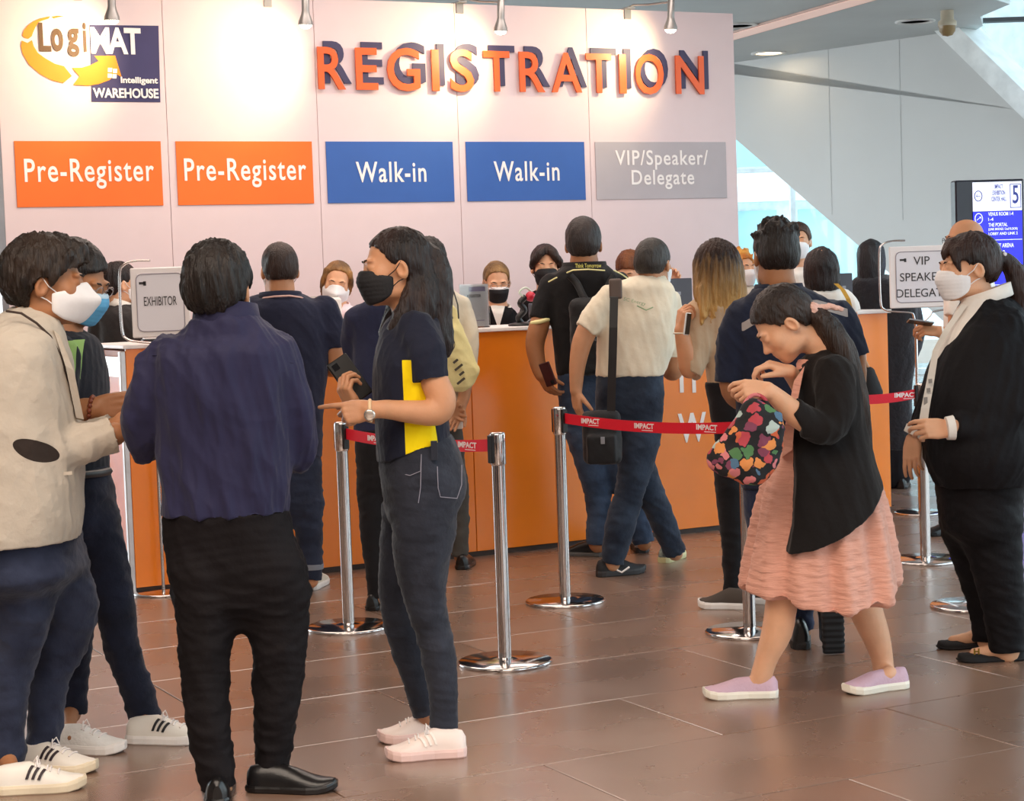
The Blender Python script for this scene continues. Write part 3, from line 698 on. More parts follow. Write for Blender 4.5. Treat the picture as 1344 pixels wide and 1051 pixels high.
# round arrow logo
lg = empty('logo_sign', wallp(-2.85, 2.7, .01), WTH); tag(lg, 'orange arrow ring and navy square logo above the first Pre-Register sign', 'sign')
def lp(x, y, off=.01): s, z = wallsz(x, y); return wallp(s, z, off)
def flat(name, pts, m, off, th=.003):
    P = [lp(x, y, off) for x, y in pts]; mb = MB(); mb.rings([P[::-1], [p+WN*th for p in P[::-1]]], True, True, False); return mb.build(name, m, lg)
navyp = mat('navy print', '#35305f', .6, var=.05); oarr = mat('amber print', '#f38a12', .6, var=.05)
flat('square', [(117, 33), (207.5, 34), (210, 134.3), (119.5, 133.5)], navyp, .007)
def C(x, y): return (x/5.6, y/5.6)
flat('arrow', [C(*p) for p in ((160, 262), (172, 225), (200, 190), (240, 160), (290, 138), (340, 126), (366, 122), (352, 140), (310, 152), (280, 165), (258, 200), (240, 240), (230, 268), (205, 287), (180, 280))], oarr, .009)
flat('arrow', [C(*p) for p in ((158, 300), (200, 318), (232, 296), (245, 340), (275, 390), (330, 430), (400, 470), (468, 488), (525, 560), (460, 612), (380, 592), (290, 545), (210, 475), (165, 400), (150, 340))], oarr, .009)
flat('arrow', [C(*p) for p in ((525, 500), (600, 498), (660, 480), (722, 450), (690, 412), (842, 410), (890, 566), (850, 545), (800, 590), (720, 620), (640, 632), (535, 625), (580, 562))], oarr, .010)
flat('arrow', [C(*p) for p in ((375, 125), (420, 118), (470, 120), (420, 130), (392, 138))], oarr, .009)
for (x, y) in ((804, 516), (841, 523), (802, 558), (837, 562)): flat('window_mark', [C(x-14, y-16), C(x+16, y-14), C(x+14, y+16), C(x-15, y+15)], wtxt, .0135, .002)
brn = mat('brown lettering', '#5b3c1e', .6)
def ltext(body, x0, x1, y0, y1, m, off=.011, **k):
    a = lp(x0, y0, off); b = lp(x1, y1, off); c = (a+b)/2; wdt = abs((b-a)@WU); h = abs(b[2]-a[2]); return text('lettering', body, c, wdt, h, m, lg, WU, UP, WN, .003, .03, **k)
ltext('L', 49.5, 67, 30, 68, brn); ltext('o', 66, 83, 37.5, 68, brn); ltext('g', 87, 104, 37.5, 75, brn); ltext('i', 107.5, 113.5, 30, 68.5, brn)
ltext('MAT', 117.5, 185, 35.5, 72, wtxt, .0125, spacing=.85)
ltext('Intelligent', 157.5, 206.5, 101, 112.5, wtxt, .0125); ltext('WAREHOUSE', 121, 207.5, 115.5, 129.5, wtxt, .0125)
finish(lg)
# ------------------------------------------------------------------ arm lamps along the top edge
alum = mat('brushed lamp metal', '#9b9794', .35, metal=.7); bulbm = mat('lit bulb', '#fff1d8', .3, emit=14, var=0)
for i, (lx, ly, Lb) in enumerate([(147, 28, 'over the logo, leftmost of the four on the backdrop'), (401, 34, 'above the blank space left of the word REGISTRATION'), (657, 42, 'above the first T of REGISTRATION'), (880, 40, 'above the O of REGISTRATION, rightmost of the four')]):
    e = .42; q = on_plane(lx, ly, wallp(0, 0, e), WN); s = float((q-np.array([0, WD, 0]))@WU)
    foot = wallp(s-.10, WT, 0); r = empty('arm_spotlight', foot, WTH); tag(r, 'grey arm spotlight '+Lb, 'lamp', 'arm spotlights along the top of the backdrop')
    top = q+np.array([0, 0, .19])+WN*.02
    MB().box(foot+WN*.0+np.array([0, 0, .006]), (.06, .13, .012), WU, WN).box(foot+WN*.012+np.array([0, 0, -.03]), (.05, .012, .07), WU, WN).build('clamp', alum, r)
    MB().tube([foot+np.array([0, 0, .012]), foot+WN*.10+np.array([0, 0, .02]), (foot+top)/2+np.array([0, 0, .01]), top-WU*.01], .007, 8).build('arm', alum, r)
    ax = np.array(q-top); ax /= np.linalg.norm(ax)
    MB().lathe([(.012, -.05), (.024, -.04), (.024, .10), (.028, .12), (.045, .165), (.047, .185)], top, 24, ax).build('lamp_head', alum, r)
    MB().lathe([(.001, .21), (.024, .205), (.036, .195), (.040, .180)][::-1], top, 24, ax).build('bulb', bulbm, r)
    finish(r)
    l = bpy.data.lights.new('spot', 'SPOT'); l.energy = 34; l.color = (1, .76, .42); l.spot_size = math.radians(130); l.spot_blend = .8; l.shadow_soft_size = .04
    lo = bpy.data.objects.new('spot_light', l); COL.objects.link(lo); lo.parent = r
    p = q+ax*.035; tgt = wallp(s-.30, float(p[2])-.10, 0); dv = Vector(tgt-p); lo.matrix_parent_inverse = r.matrix_basis.inverted(); lo.location = p; lo.rotation_euler = dv.to_track_quat('-Z', 'Y').to_euler()
# ------------------------------------------------------------------ long counter
CA = np.array([-1.92, 9.50, 0]); CB = np.array([2.33, 11.74, 0]); CL = np.linalg.norm(CB-CA); CU = (CB-CA)/CL; CN = np.array([CU[1], -CU[0], 0]); CH = 1.25; CD = .55
def cp(s, z, off=0.0): return CA+CU*s+CN*off+np.array([0, 0, z])
ctr = empty('counter', cp(CL/2, 0, -CD/2), math.atan2(CU[1], CU[0])); tag(ctr, 'long orange registration counter with white top in front of the backdrop', 'counter')
olam = mat('orange counter laminate', '#f0821c', .26, var=.03, spec=.6); wtop = mat('white counter top', '#f4ece8', .4, var=.02); post = mat('aluminium post', '#c9c4c4', .3, metal=.5); dkick = mat('dark toe kick', '#3a2c26', .6)
MB().box(cp(CL/2, .62, -CD/2-.005), (CL-.02, CD-.03, 1.2), CU, CN).build('carcass', mat('counter carcass', '#d9691a', .5), ctr)
nf = 5; fw = CL/nf
for i in range(nf):
    MB().box(cp(fw*(i+.5), .635, -.006), (fw-.004, .014, 1.21), CU, CN, bev=.0015).build('front_panel', olam, ctr)
MB().box(cp(CL/2, .015, -.03), (CL, .03, .03), CU, CN).build('toe_kick', dkick, ctr)
MB().box(cp(CL/2, CH-.008, -CD/2+.005), (CL+.03, CD+.04, .022), CU, CN, bev=.004).build('worktop', wtop, ctr)
for off in (-.02, -CD+.02): MB().box(cp(-.012, .61, off), (.03, .035, 1.22), CU, CN, bev=.004).build('post', post, ctr)
MB().box(cp(-.008, 1.14, -CD/2), (.016, CD-.06, .10), CU, CN).build('rail', post, ctr); MB().box(cp(-.008, .06, -CD/2), (.016, CD-.06, .06), CU, CN).build('rail', dkick, ctr)
MB().box(cp(-.003, .60, -CD/2), (.008, CD-.075, 1.02), CU, CN).build('end_panel', mat('bright orange end panel', '#ff6a10', .4), ctr)
def csz(x, y): q = on_plane(x, y, CA, CN)-CA; return float(q@CU), float(q[2])
for body, x0, x1, y0, y1 in (('I', 890.6, 897, 470, 515), ('I', 907, 913, 470, 515), ('W', 889, 927, 543, 578.5)):
    a = csz(x0, y0); b = csz(x1, y1); text('lettering', body, cp((a[0]+b[0])/2, (a[1]+b[1])/2, .002), abs(b[0]-a[0]), abs(a[1]-b[1]), wtxt, ctr, CU, UP, CN, .002, .02)
finish(ctr)
# back shelf behind the left end with papers
sh = empty('side_shelf', W(133, 690, 10.2)*np.array([1, 1, 0])); tag(sh, 'narrow white shelf unit standing behind the left end of the counter', 'shelf')
c0 = W(131, 600, 10.2); MB().box((c0[0]-.02, 10.2, .50), (.09, .26, 1.0)).build('cabinet', wtop, sh); MB().box((c0[0]-.03, 10.2, 1.02), (.16, .30, .03)).build('shelf_top', wtop, sh); finish(sh)
pm = mat('paper stack', '#f0e6c8', .8)
for k in range(3):
    tag(MB().box((c0[0]-.03+.004*k, 10.18, 1.042+.014*k), (.13, .2, .012), (math.cos(.1*k), math.sin(.1*k), 0), (-math.sin(.1*k), math.cos(.1*k), 0)).build('brochure_stack', pm), ['bottom', 'middle', 'topmost'][k]+' cream brochure of the pile on the white shelf', 'brochure', 'brochures on the side shelf')
# ------------------------------------------------------------------ belt barriers
chrome = mat('polished steel', '#d8d2d0', .12, metal=1, var=.02); blk = mat('black plastic', '#141214', .4); red = mat('red belt webbing', '#e00f2c', .6, var=.05, bump=.2, bscale=200); redt = mat('belt print', '#f7ecec', .6)
def stanchion_meshes():
    d = {}
    d['base'] = MB().lathe([(.184, 0), (.187, .004), (.187, .010), (.180, .015), (.06, .019), (.045, .022), (.030, .026)], n=48)
    d['pole'] = MB().lathe([(.0265, .020), (.0265, .80)], n=24)
    d['belt_head'] = MB().lathe([(.0265, .785), (.031, .79), (.031, .905), (.029, .912), (.024, .915)], n=24)
    return d
sm_ = {k: v.build(k, chrome) for k, v in stanchion_meshes().items()}
slot = MB().box((.034, 0, .85), (.014, .030, .11), bev=.003).build('belt_slot', blk)
sm_d = {k: v.data for k, v in sm_.items()}; slotd = slot.data
for o in list(sm_.values())+[slot]: bpy.data.objects.remove(o)
SP = {}
def stanchion(key, gx, gy, label, angs):
    g = G(gx, gy); r = empty('stanchion', (g[0], g[1], 0)); tag(r, label, 'stanchion', 'steel belt stanchions in the queue'); SP[key] = g
    for k, d in sm_d.items(): o = bpy.data.objects.new(k, d); COL.objects.link(o); o.parent = r
    for a in angs: o = bpy.data.objects.new('belt_slot', slotd); COL.objects.link(o); o.parent = r; o.rotation_euler = (0, 0, a)
gA, gB, gC, gD, gE, gG = [G(*p) for p in ((663, 870), (742, 790), (458, 824), (984, 830), (1215, 736), (1082, 744))]
def angle(a, b): return math.atan2(b[1]-a[1], b[0]-a[0])
stanchion('A', 663, 870, 'chrome stanchion standing free right of the pointing woman, nearest to the lens', [angle(gA, gC), angle(gA, gC)+PI/2])
stanchion('B', 742, 790, 'chrome stanchion in front of the counter where the long printed belt starts', [angle(gB, gD), angle(gB, gD)+PI])
stanchion('C', 458, 824, 'chrome stanchion between the navy shirted man and the pointing woman', [angle(gC, gA), angle(gC, gA)+PI])
stanchion('D', 984, 830, 'chrome stanchion partly hidden by the pink dress and floral bag', [angle(gD, gB)])
stanchion('E', 1215, 736, 'chrome stanchion left of the woman in the black suit', [angle(gE, gG), 0])
stanchion('F', 1277, 796, 'chrome stanchion whose base shows behind the legs of the suited woman', [PI/2])
stanchion('G', 1082, 744, 'chrome stanchion hidden behind the woman in the pink dress', [angle(gG, gE)])
def belt(a, b, label, texts=(), zc=.862, hh=.048, sag=.02):
    d = b-a; L_ = np.linalg.norm(d); u = d/L_; n = np.array([u[1], -u[0], 0]); n = n if n[1] < 0 else -n; st = a+u*.04; en = b-u*.03; r = empty('belt', (a+b)/2*np.array([1, 1, 0])+np.array([0, 0, .8])); tag(r, label, 'belt', 'red queue belts')
    P = []; K = 17
    for i in range(K):
        t = i/(K-1); c = st+(en-st)*t; z = zc-sag*4*t*(1-t); P.append([c+np.array([0, 0, z-hh/2])+n*.0008, c+np.array([0, 0, z+hh/2])+n*.0008, c+np.array([0, 0, z+hh/2])-n*.0008, c+np.array([0, 0, z-hh/2])-n*.0008])
    MB().rings(P, True, True, False).build('webbing', red, r)
    rd = u if u[0] > 0 else -u
    for t in texts:
        c = st+(en-st)*t; z = zc-sag*4*t*(1-t)
        text('print', 'IMPACT', c+np.array([0, 0, z+.004]), .125, .024, redt, r, rd, UP, n, .0006, .03, inset=.0012)
        MB().box(c+np.array([0, 0, z-.015])+n*.0015+rd*.02, (.07, .0006, .003), rd, n).build('print', redt, r)
    finish(r)
belt(gB, gD, 'red printed belt stretched behind the man in the white polo', (.16, .48, .83))
belt(gC, gA, 'red printed belt passing behind the pointing woman', (.22, .52, .84))
belt(gG, gE, 'red belt reaching the stanchion by the suited woman', (.88,))
# ------------------------------------------------------------------ sign stands
def signstand(px, py, bx0, by0, bx1, by1, Yd, label, words, tubeside, yaw=0, framey=None):
    g = G(px, py); Y = Yd or g[1]; g = np.array([PX(px-672, Y)*1.0, Y, 0]) if False else g
    r = empty('sign_stand', (g[0], g[1], 0)); tag(r, label, 'sign')
    a = math.radians(yaw); u = np.array([math.cos(a), math.sin(a), 0]); n = np.array([math.sin(a), -math.cos(a), 0]); Y = g[1]
    p0 = on_plane(bx0, by0, (g[0], g[1], 0), n); p1 = on_plane(bx1, by1, (g[0], g[1], 0), n); c = (p0+p1)/2+n*.01; wd_ = abs((p1-p0)@u); hg = abs(p1[2]-p0[2])
    MB().box(c, (wd_, .016, hg), u, n, bev=.005).build('board', mat('sign board', '#efe6e4', .45, var=.01), r)
    fr = MB(); rr = .03; iw, ih = wd_*.80, hg*.82; pts = []
    for cx, cz, a0 in ((iw/2-rr, ih/2-rr, 0), (-iw/2+rr, ih/2-rr, PI/2), (-iw/2+rr, -ih/2+rr, PI), (iw/2-rr, -ih/2+rr, 1.5*PI)):
        for t in np.linspace(0, PI/2, 5): pts.append(c+n*.010+u*(cx+rr*math.cos(a0+t))+UP*(cz+rr*math.sin(a0+t)))
    pts.append(pts[0]); fr.tube(pts, .0028, 6, False); fr.build('border', mat('grey border', '#9c949c', .5), r)
    dk = mat('sign lettering', '#3a3536', .6)
    MB().box(c+n*.009, (iw-.004, .001, ih-.004), u, n).build('sheet', mat('printed sheet', '#e4dfe4', .5, var=.01), r)
    for k, (wds, rw, rz, h) in enumerate(words): text('lettering', wds, c+UP*hg*rz+u*.0, wd_*rw, hg*h, dk, r, u, UP, n, .001, .0, inset=.0105)
    MB().box(c-u*wd_*.30+UP*hg*.28+n*.0105, (.030, .001, .012), u, n).box(c-u*wd_*.255+UP*hg*.275+n*.0105, (.014, .001, .022), u, n).build('mark', dk, r)
    # bent chrome loop
    q = u*tubeside; x0 = wd_/2; back = -n*.018; h2 = hg/2
    loop = [c+back+q*(x0-.10)+UP*(h2+.035), c+back+q*(x0-.02)+UP*(h2+.035), c+back+q*(x0+.035)+UP*(h2+.015), c+back+q*(x0+.055)+UP*(h2-.04), c+back+q*(x0+.055)+UP*(-h2+.05), c+back+q*(x0+.030)+UP*(-h2-.005), c+back+q*(x0-.03)+UP*(-h2-.02), c+back+q*(x0*.35)+UP*(-h2-.03), c+back+q*.05+UP*(-h2-.055), g+back+UP*(c[2]-h2-.13)]
    for off in (0, .016): MB().tube(catmull([p+n*off for p in loop], 4), .0055, 8).build('loop_tube', chrome, r)
    MB().tube(catmull([c+back-q*(x0*.8)+UP*(-h2-.015), c+back-q*(x0*.35)+UP*(-h2-.03), c+back-q*.05+UP*(-h2-.055), g+back+UP*(c[2]-h2-.13)], 4), .0055, 8).build('loop_tube', chrome, r)
    MB().tube([g+back+UP*.02, g+back+UP*(c[2]-h2-.12)], .009, 12).build('pole', chrome, r)
    MB().lathe([(.150, 0), (.153, .004), (.153, .009), (.145, .013), (.02, .018)], g+back, 40).build('base', chrome, r)
    finish(r)
signstand(214, 779, 171, 352, 252, 441, None, 'white EXHIBITOR sign in a chrome loop stand at the left counter end', [('EXHIBITOR', .56, .02, .13)], -1, 0)
signstand(1208, 674, 1166, 324, 1252, 402, None, 'white VIP SPEAKER DELEGATE sign in a chrome loop stand by the suited woman', [('VIP', .25, .26, .135), ('SPEAKER', .68, .0, .135), ('DELEGATE', .80, -.26, .135)], -1, 0)
# ------------------------------------------------------------------ directory screen
sc_ = empty('directory_screen', W(1300, 700, 13.6)*np.array([1, 1, 0])); tag(sc_, 'tall blue digital directory screen with hall number 5 behind the suited woman', 'screen')
ang = math.radians(8); du = np.array([math.cos(ang), math.sin(ang), 0]); dn = np.array([math.sin(ang), -math.cos(ang), 0])
dp0 = W(1276, 238, 13.6); dp1 = on_plane(1342, 238, dp0, dn); dw = float((dp1-dp0)@du); dh = 1.75; dz = dp0[2]
def dpt(x, z, off=0.0): return np.array([dp0[0], dp0[1], 0])+du*x+np.array([0, 0, z])+dn*off
MB().box(dpt(dw/2-.05, dz-dh/2, -.065), (dw+.14, .10, dh+.02), du, dn, bev=.01).build('housing', mat('dark screen housing', '#1a1626', .3), sc_)
MB().box(dpt(dw/2, (dz-dh)/2, -.06), (dw*.7, .08, dz-dh), du, dn).build('leg', MATS['dark screen housing'], sc_)
em = mat('screen blue', '#1a1af0', .2, emit=.9, var=0); ew = mat('screen white', '#e8ecff', .2, emit=.9, var=0); eb = mat('screen navy text', '#22308a', .3, emit=.4, var=0)
hz = .205
MB().box(dpt(dw/2, dz-hz/2-.008, -.008), (dw-.01, .006, hz), du, dn).build('display_header', ew, sc_)
MB().box(dpt(dw/2, dz-.012-hz-(dh-hz-.03)/2, -.008), (dw-.01, .006, dh-hz-.03), du, dn).build('display', em, sc_)
def dt(body, x, z, w_, h_, m): text('lettering', body, dpt(dw*x, dz-z, -.004), dw*w_, h_, m, sc_, du, UP, dn, .001, .012, inset=0)
dt('5', .86, .10, .12, .13, eb); dt('IMPACT\nEXHIBITION\nCENTER HALL', .53, .085, .30, .12, eb)
for x0, x1, z0, z1 in ((.75, .97, .025, .03), (.75, .97, .19, .195), (.75, .762, .025, .195), (.958, .97, .025, .195)): MB().box(dpt(dw*(x0+x1)/2, dz-(z0+z1)/2, -.003), (dw*(x1-x0), .002, z1-z0), du, dn).build('line', eb, sc_)
for zc_, m in ((.105, eb), (.265, ew)):
    MB().tube([dpt(dw*.12+.028*math.cos(t), dz-zc_+.036*math.sin(t), -.003) for t in np.linspace(0, 2*PI, 25)], .0032, 5, False).build('ring', m, sc_)
    sg = .7 if m is ew else 0
    A_ = [dpt(dw*.12-.016, dz-zc_-.016*sg, -.003), dpt(dw*.12+.016, dz-zc_+.016*sg, -.003)]; MB().tube(A_, .002, 5).build('arrow', m, sc_)
    tip = A_[0] if sg == 0 else A_[1]; s_ = 1 if sg == 0 else -1
    MB().tube([tip+du*.012*s_+UP*(.012 if sg == 0 else 0), tip, tip+(du*.012+UP*-.012 if sg == 0 else UP*-.014)], .002, 5).build('arrow', m, sc_)
dt('VENUS ROOM 1-4', .56, .235, .50, .026, ew); dt('1-4', .36, .272, .10, .022, ew); dt('THE PORTAL', .50, .312, .38, .026, ew); dt('(LINK BRIDGE / 2nd FLOOR)', .60, .345, .58, .022, ew); dt('LOBBY AND LINK 2', .60, .375, .58, .020, ew)
dt('IMPACT ARENA', .56, .46, .50, .03, ew); dt('HALL 9', .48, .51, .30, .03, ew)
for z in (.42, .61, .74): MB().box(dpt(dw*.55, dz-z, -.003), (dw*.85, .002, .004), du, dn).build('line', ew, sc_)
finish(sc_)
# ------------------------------------------------------------------ ceiling fittings
def cpt(x, y, z=CZ):
    d = ray(x, y); return d*((z-CAMH)/d[2])+np.array([0, 0, CAMH])
a = cpt(940, 52); b = cpt(1135, -4); u_ = (b-a)/np.linalg.norm(b-a); n_ = np.array([-u_[1], u_[0], 0])
cl = empty('strip_light', (a+b)/2); tag(cl, 'long pinkish linear light strip on the grey ceiling right of the backdrop', 'ceiling light')
MB().box((a+b)/2-UP*.010, (np.linalg.norm(b-a)+3, .28, .016), u_, n_).build('channel', mat('strip channel', '#d9b8ac', .5), cl)
MB().box((a+b)/2-UP*.021, (np.linalg.norm(b-a)+2.9, .22, .006), u_, n_).build('diffuser', mat('strip diffuser', '#f6cfc2', .5, emit=.35, var=0), cl); finish(cl)
for i, (x, y, L_) in enumerate(((1009, 69, 'lit round downlight on the ceiling between backdrop and grey wall'), (1201, 27.5, 'dark round downlight on the ceiling left of the dome camera'), (969, 33, 'downlight with a black baffle at the top right corner of the backdrop'))):
    p = cpt(x, y); r = empty('downlight', p); tag(r, L_, 'ceiling light', 'round ceiling downlights')
    MB().lathe([(.19, -.0), (.19, -.012), (.15, -.016), (.14, -.002)], p, 28).build('ring', mat('white fitting', '#dcdcda', .4), r)
    MB().lathe([(.001, -.004), (.14, -.004)][::-1], p, 28).build('lens', mat('lit lens', '#fff4e0', .4, emit=3, var=0) if i == 0 else mat('dark lens', '#4a443e', .4), r); finish(r)
p = cpt(1243, 14); r = empty('dome_camera', p); tag(r, 'small cream dome camera hanging from the grey ceiling', 'camera')
MB().lathe([(.06, 0), (.06, -.08), (.085, -.10), (.085, -.14)], p, 20).build('housing', mat('cream housing', '#c9bda8', .4), r); MB().lathe([(.080, -.14), (.072, -.19), (.045, -.225), (.001, -.235)], p, 20).build('dome', mat('amber dome', '#8f7650', .15), r); finish(r)
SK = {'tan': skinmat('skin tan', '#c08a66'), 'fair': skinmat('skin fair', '#dba683'), 'brown': skinmat('skin brown', '#a46f4b'), 'warm': skinmat('skin warm', '#c88d66')}
RAT = [.95, .85, .72, .64]
def ratio_rows(P, L, yaw, last=.68):
    out = []
    for i, r in enumerate(L):
        q = list(r)
        if len(q) < 4: q.append(RAT[i] if i < 4 else last)
        out.append(srow(P.Y, yaw, *q))
    return out
def top(P, L, yaw, sleeves, m, name='shirt', h=.0075, amp=.005, hem=None, fmat=None, arms=True, shrink=.036, seed=1, folds=None, n=2.3, cut=None, arm_shrink=.60, tuck=False, extra=None, brows=99):
    """torso garment with sleeves; the body below follows"""
    rows = ratio_rows(P, L, yaw); P.torso(rows[:brows], shrink)
    S = SDF(); S.zl(rows, .02, n=n); foc = []
    for sl in sleeves:
        pts, rad = nodes(P.Y, sl); S.chain(pts, rad, .018, flat=True, per=3); foc += [pts[len(pts)//2], pts[0]]
        if arms: P.S.chain(pts, np.array(rad)*arm_shrink, .02)
    if extra: extra(S)
    if cut: cut(S)
    if hem: S.cut(*hem)
    foc.append(np.array(rows[-1][1:3]+(rows[-1][0],))[[0, 1, 2]])
    foc += (folds or [])
    disp = [dwr(amp*.9, 9, 6, seed, near(foc, .2, .5)), dwr(amp*.95, 19, 6, seed+9, near(foc, .18, .5), (seed % 3-1)*.5+.15)]
    P.top_rows = rows
    return P.wear(name, S, h, m, disp, fmat)
def bottoms(P, L, yaw, legs, m, name='trousers', h=.0085, amp=.006, shrink=.66, seed=3, skin=True, k=.028, knees=None, fmat=None, cover=.062):
    rows = [srow(P.Y, yaw, *(r if len(r) > 3 else list(r)+[.68-.14*i/max(1, len(L)-1)])) for i, r in enumerate(L)]
    zb, xb, yb, ab, bb, wb_ = rows[-1]; rows = rows+[(zb-.05, xb, yb, ab*.80, bb*.70, wb_), (zb-.10, xb, yb, ab*.42, bb*.40, wb_)]
    S = SDF(); S.zl(rows, .03, n=2.2); P.S.zl([(z, x, y, max(a-.04, .02), max(b-.04, .02), w) for z, x, y, a, b, w in rows], .03); foc = []; ends = []
    for lg in legs:
        pts, rad = nodes(P.Y, lg)
        if cover and pts[-1][2] > cover:
            e = pts[-1].copy(); dl = pts[-1]-pts[-2]; dl = dl/np.linalg.norm(dl); ex = (e[2]-cover)/max(.4, -dl[2])
            if dl[2] < -.2 and ex < .13: pts[-1] = e+dl*ex
        S.chain(pts, rad, .03 if k is None else k, flat=True, per=3); foc += [pts[len(pts)//2], pts[-1], pts[0]]; ends.append(pts[-1])
        if skin: P.S.chain(pts, np.array(rad)*shrink, .02)
    P.legends = ends
    disp = [dwr(amp*.7, 8, 12, seed, near(foc, .13, .30)), dwr(amp*.95, 13, 28, seed+4, near(foc, .16, .35))]
    return P.wear(name, S, h, m, disp, fmat)
def foot(P, heel, yaw, L=.265, style='sneaker', up=None, sole=None, ankle=None, toe=None, **k):
    """heel: pixel of the heel on the floor; yaw heading in degrees (or toe pixel)"""
    h = G(*heel) if len(heel) == 2 else np.array(heel)
    if toe is not None: t = G(*toe) if len(toe) == 2 else np.array(toe)
    else: a = math.radians(yaw); t = h+np.array([math.sin(a), math.cos(a), 0])*L
    shoe(P.root, h, t, style, L=L, up=up, sole=sole, **k)
    u = (t-h)/np.linalg.norm(t-h)
    if ankle is None:
        e = min(P.legends, key=lambda q: np.linalg.norm((q-h)[:2])) if hasattr(P, 'legends') else h+u*.06+np.array([0, 0, .12])
    else: e = ankle
    if not k.get('lift'): P.S.chain([e, h+u*.070+np.array([0, 0, .055]), h+u*L*.45+np.array([0, 0, .038]), h+u*L*.75+np.array([0, 0, .030])], ([.031, .028, .026, .020] if style in ('flat', 'slip') else [.030, .022, .018, .014]), .02)
def collar(P, px, py, w, hgt, m, yaw=0, dy=0, tilt=.0, gap=40, name='collar', flare=.012, ratio=.9):
    """folded shirt collar round the neck, open at the front; facing yaw"""
    c = W(px, py, P.Y+dy); r = PX(w, P.Y)/2; a = math.radians(yaw); f = np.array([math.sin(a), math.cos(a), 0]); rt = np.array([math.cos(a), -math.sin(a), 0]); R = []
    for t in np.linspace(math.radians(gap), 2*PI-math.radians(gap), 25):
        d = f*math.cos(t)*ratio+rt*math.sin(t); dz = -tilt*math.cos(t)
        R.append([c+d*r+UP*(dz-hgt*.5), c+d*(r*.97)+UP*(dz+hgt*.5), c+d*(r+.006)+UP*(dz+hgt*.52), c+d*(r+flare+.004)+UP*(dz-hgt*.42), c+d*(r+flare)+UP*(dz-hgt*.5)])
    mb = MB(); mb.rings(R, True, True, True); return mb.build(name, m, P.root)
def band(P, pts, rad, m, name, n=14): return MB().tube(pts, rad, n).build(name, m, P.root)
def legs_auto(P, L, yaw, m, x0, x1, floor_y, shoe_m, stance=None, name='trousers', amp=.004, shy=None):
    """plain standing legs for people hidden below the waist"""
    pz = L[-1][0]; cx = (x0+x1)/2; w = (x1-x0)
    gy = floor_y; q = (x1-x0)*.25
    legs = [[(cx-q, pz-4, w*.52), (cx-q*1.02, (pz+gy)/2-4, w*.36), (cx-q*1.05, gy-PXi(.07, P.Y), w*.28)], [(cx+q, pz-4, w*.52), (cx+q*1.02, (pz+gy)/2-4, w*.36), (cx+q*1.05, gy-PXi(.07, P.Y), w*.28)]]
    bottoms(P, L, yaw, legs, m, name, h=.012, amp=amp)
    for sx in (-1, 1):
        x = cx+sx*q*1.05; c = G(x, gy); a = math.radians(yaw); h = c-np.array([math.sin(a), math.cos(a), 0])*.06
        foot(P, h, yaw, .25, 'dress', shoe_m, shoe_m, ankle=c+UP*.12)
def PXi(mtr, Y): return mtr*FPX/Y
def gy_of(px, Y):
    """pixel row of the floor at distance Y"""
    lo, hi = 400, 1400
    for _ in range(40):
        m = (lo+hi)/2
        if G(px, m)[1] > Y: lo = m
        else: hi = m
    return lo
def item(name, mb, m, label, cat, group=None): 
    o = mb.build(name, m); return tag(o, label, cat, group)
def slab(c, L_, w_, t_, u, n, m, name, label, cat, bev=.004, extras=None):
    """thin rounded slab (phone): long axis u, face normal n"""
    u = np.array(u, float); u /= np.linalg.norm(u); n = np.array(n, float); n -= u*(n@u); n /= np.linalg.norm(n); v = np.cross(n, u)
    r = empty(name, c); tag(r, label, cat)
    MB().box(c, (L_, w_, t_), u, v, n, bev=bev).build('case', m, r); MB().box(c-n*(t_/2+.0002), (L_-.008, w_-.006, .001), u, v, n).build('display', mat('dark glass', '#0c0c10', .1), r)
    MB().box(c+n*(t_/2+.0006)+u*(L_*.36)+v*w_*.22, (.022, .022, .0015), u, v, n, bev=.0004).build('camera_bump', mat('dark glass', '#0c0c10', .1), r); finish(r); return r
# ================================================================== people in front of the counter
navy_shirt = cloth('navy shirt cloth', '#22213f', var=.08, rough=.7, bump=.3, bscale=22); blkt = cloth('black trouser cloth', '#151113', rough=.75, sheen=0, spec=.15); blkleather = mat('black leather', '#141213', .28, bump=.15, bscale=30)
# ---- man in the navy shirt seen from behind
P = Person('man seen from behind in a navy long-sleeved shirt, black trousers and black leather shoes', 5.68, (300, 1040), SK['tan'])
H = P.head(287, 383, 8, 0, 0, 1.10); hm = hairmat('hair black thick', '#120d0b', '#231a16')
P.par(hair(H, P.root, hm, 'short', .0055, thick=.020, seed=2, amp=.007, nape=-.066)); P.neck(297, 425, r=.058)
P.par(mask(H, P.root, mat('white mask', '#eeecee', .7, bump=.1)))
L = [(405, 268, 330, .95, -.022), (417, 252, 346, .9, -.018), (430, 232, 362, .76, -.006), (442, 210, 378), (458, 197, 388), (482, 192, 392), (515, 194, 391), (550, 200, 388), (590, 206, 385), (630, 208, 384), (660, 207, 383), (676, 208, 382)]
slL = [(218, 468, 62, .0), (196, 510, 64, .0), (186, 555, 54, .02), (191, 585, 50, .07), (205, 578, 44, .20), (226, 562, 38, .33)]
slR = [(368, 470, 60, 0), (384, 520, 56, 0), (391, 568, 54, .02), (391, 598, 50, .07), (376, 598, 44, .2), (355, 580, 38, .32)]
top(P, L, 5, [slL, slR], navy_shirt, amp=.009, seed=4, h=.0068, folds=[W(230, 640, 5.6), W(340, 640, 5.6), W(290, 560, 5.5), W(355, 560, 5.5)])
collar(P, 297, 415, 78, .066, navy_shirt, 5, gap=25, tilt=.012, dy=-.015)
MB().tube([W(x, y, 5.68-d) for x, y, d in ((200, 466, .06), (235, 467, .115), (290, 469, .135), (345, 473, .118), (385, 476, .06))], .0018, 5).build('yoke_seam', navy_shirt, P.root)
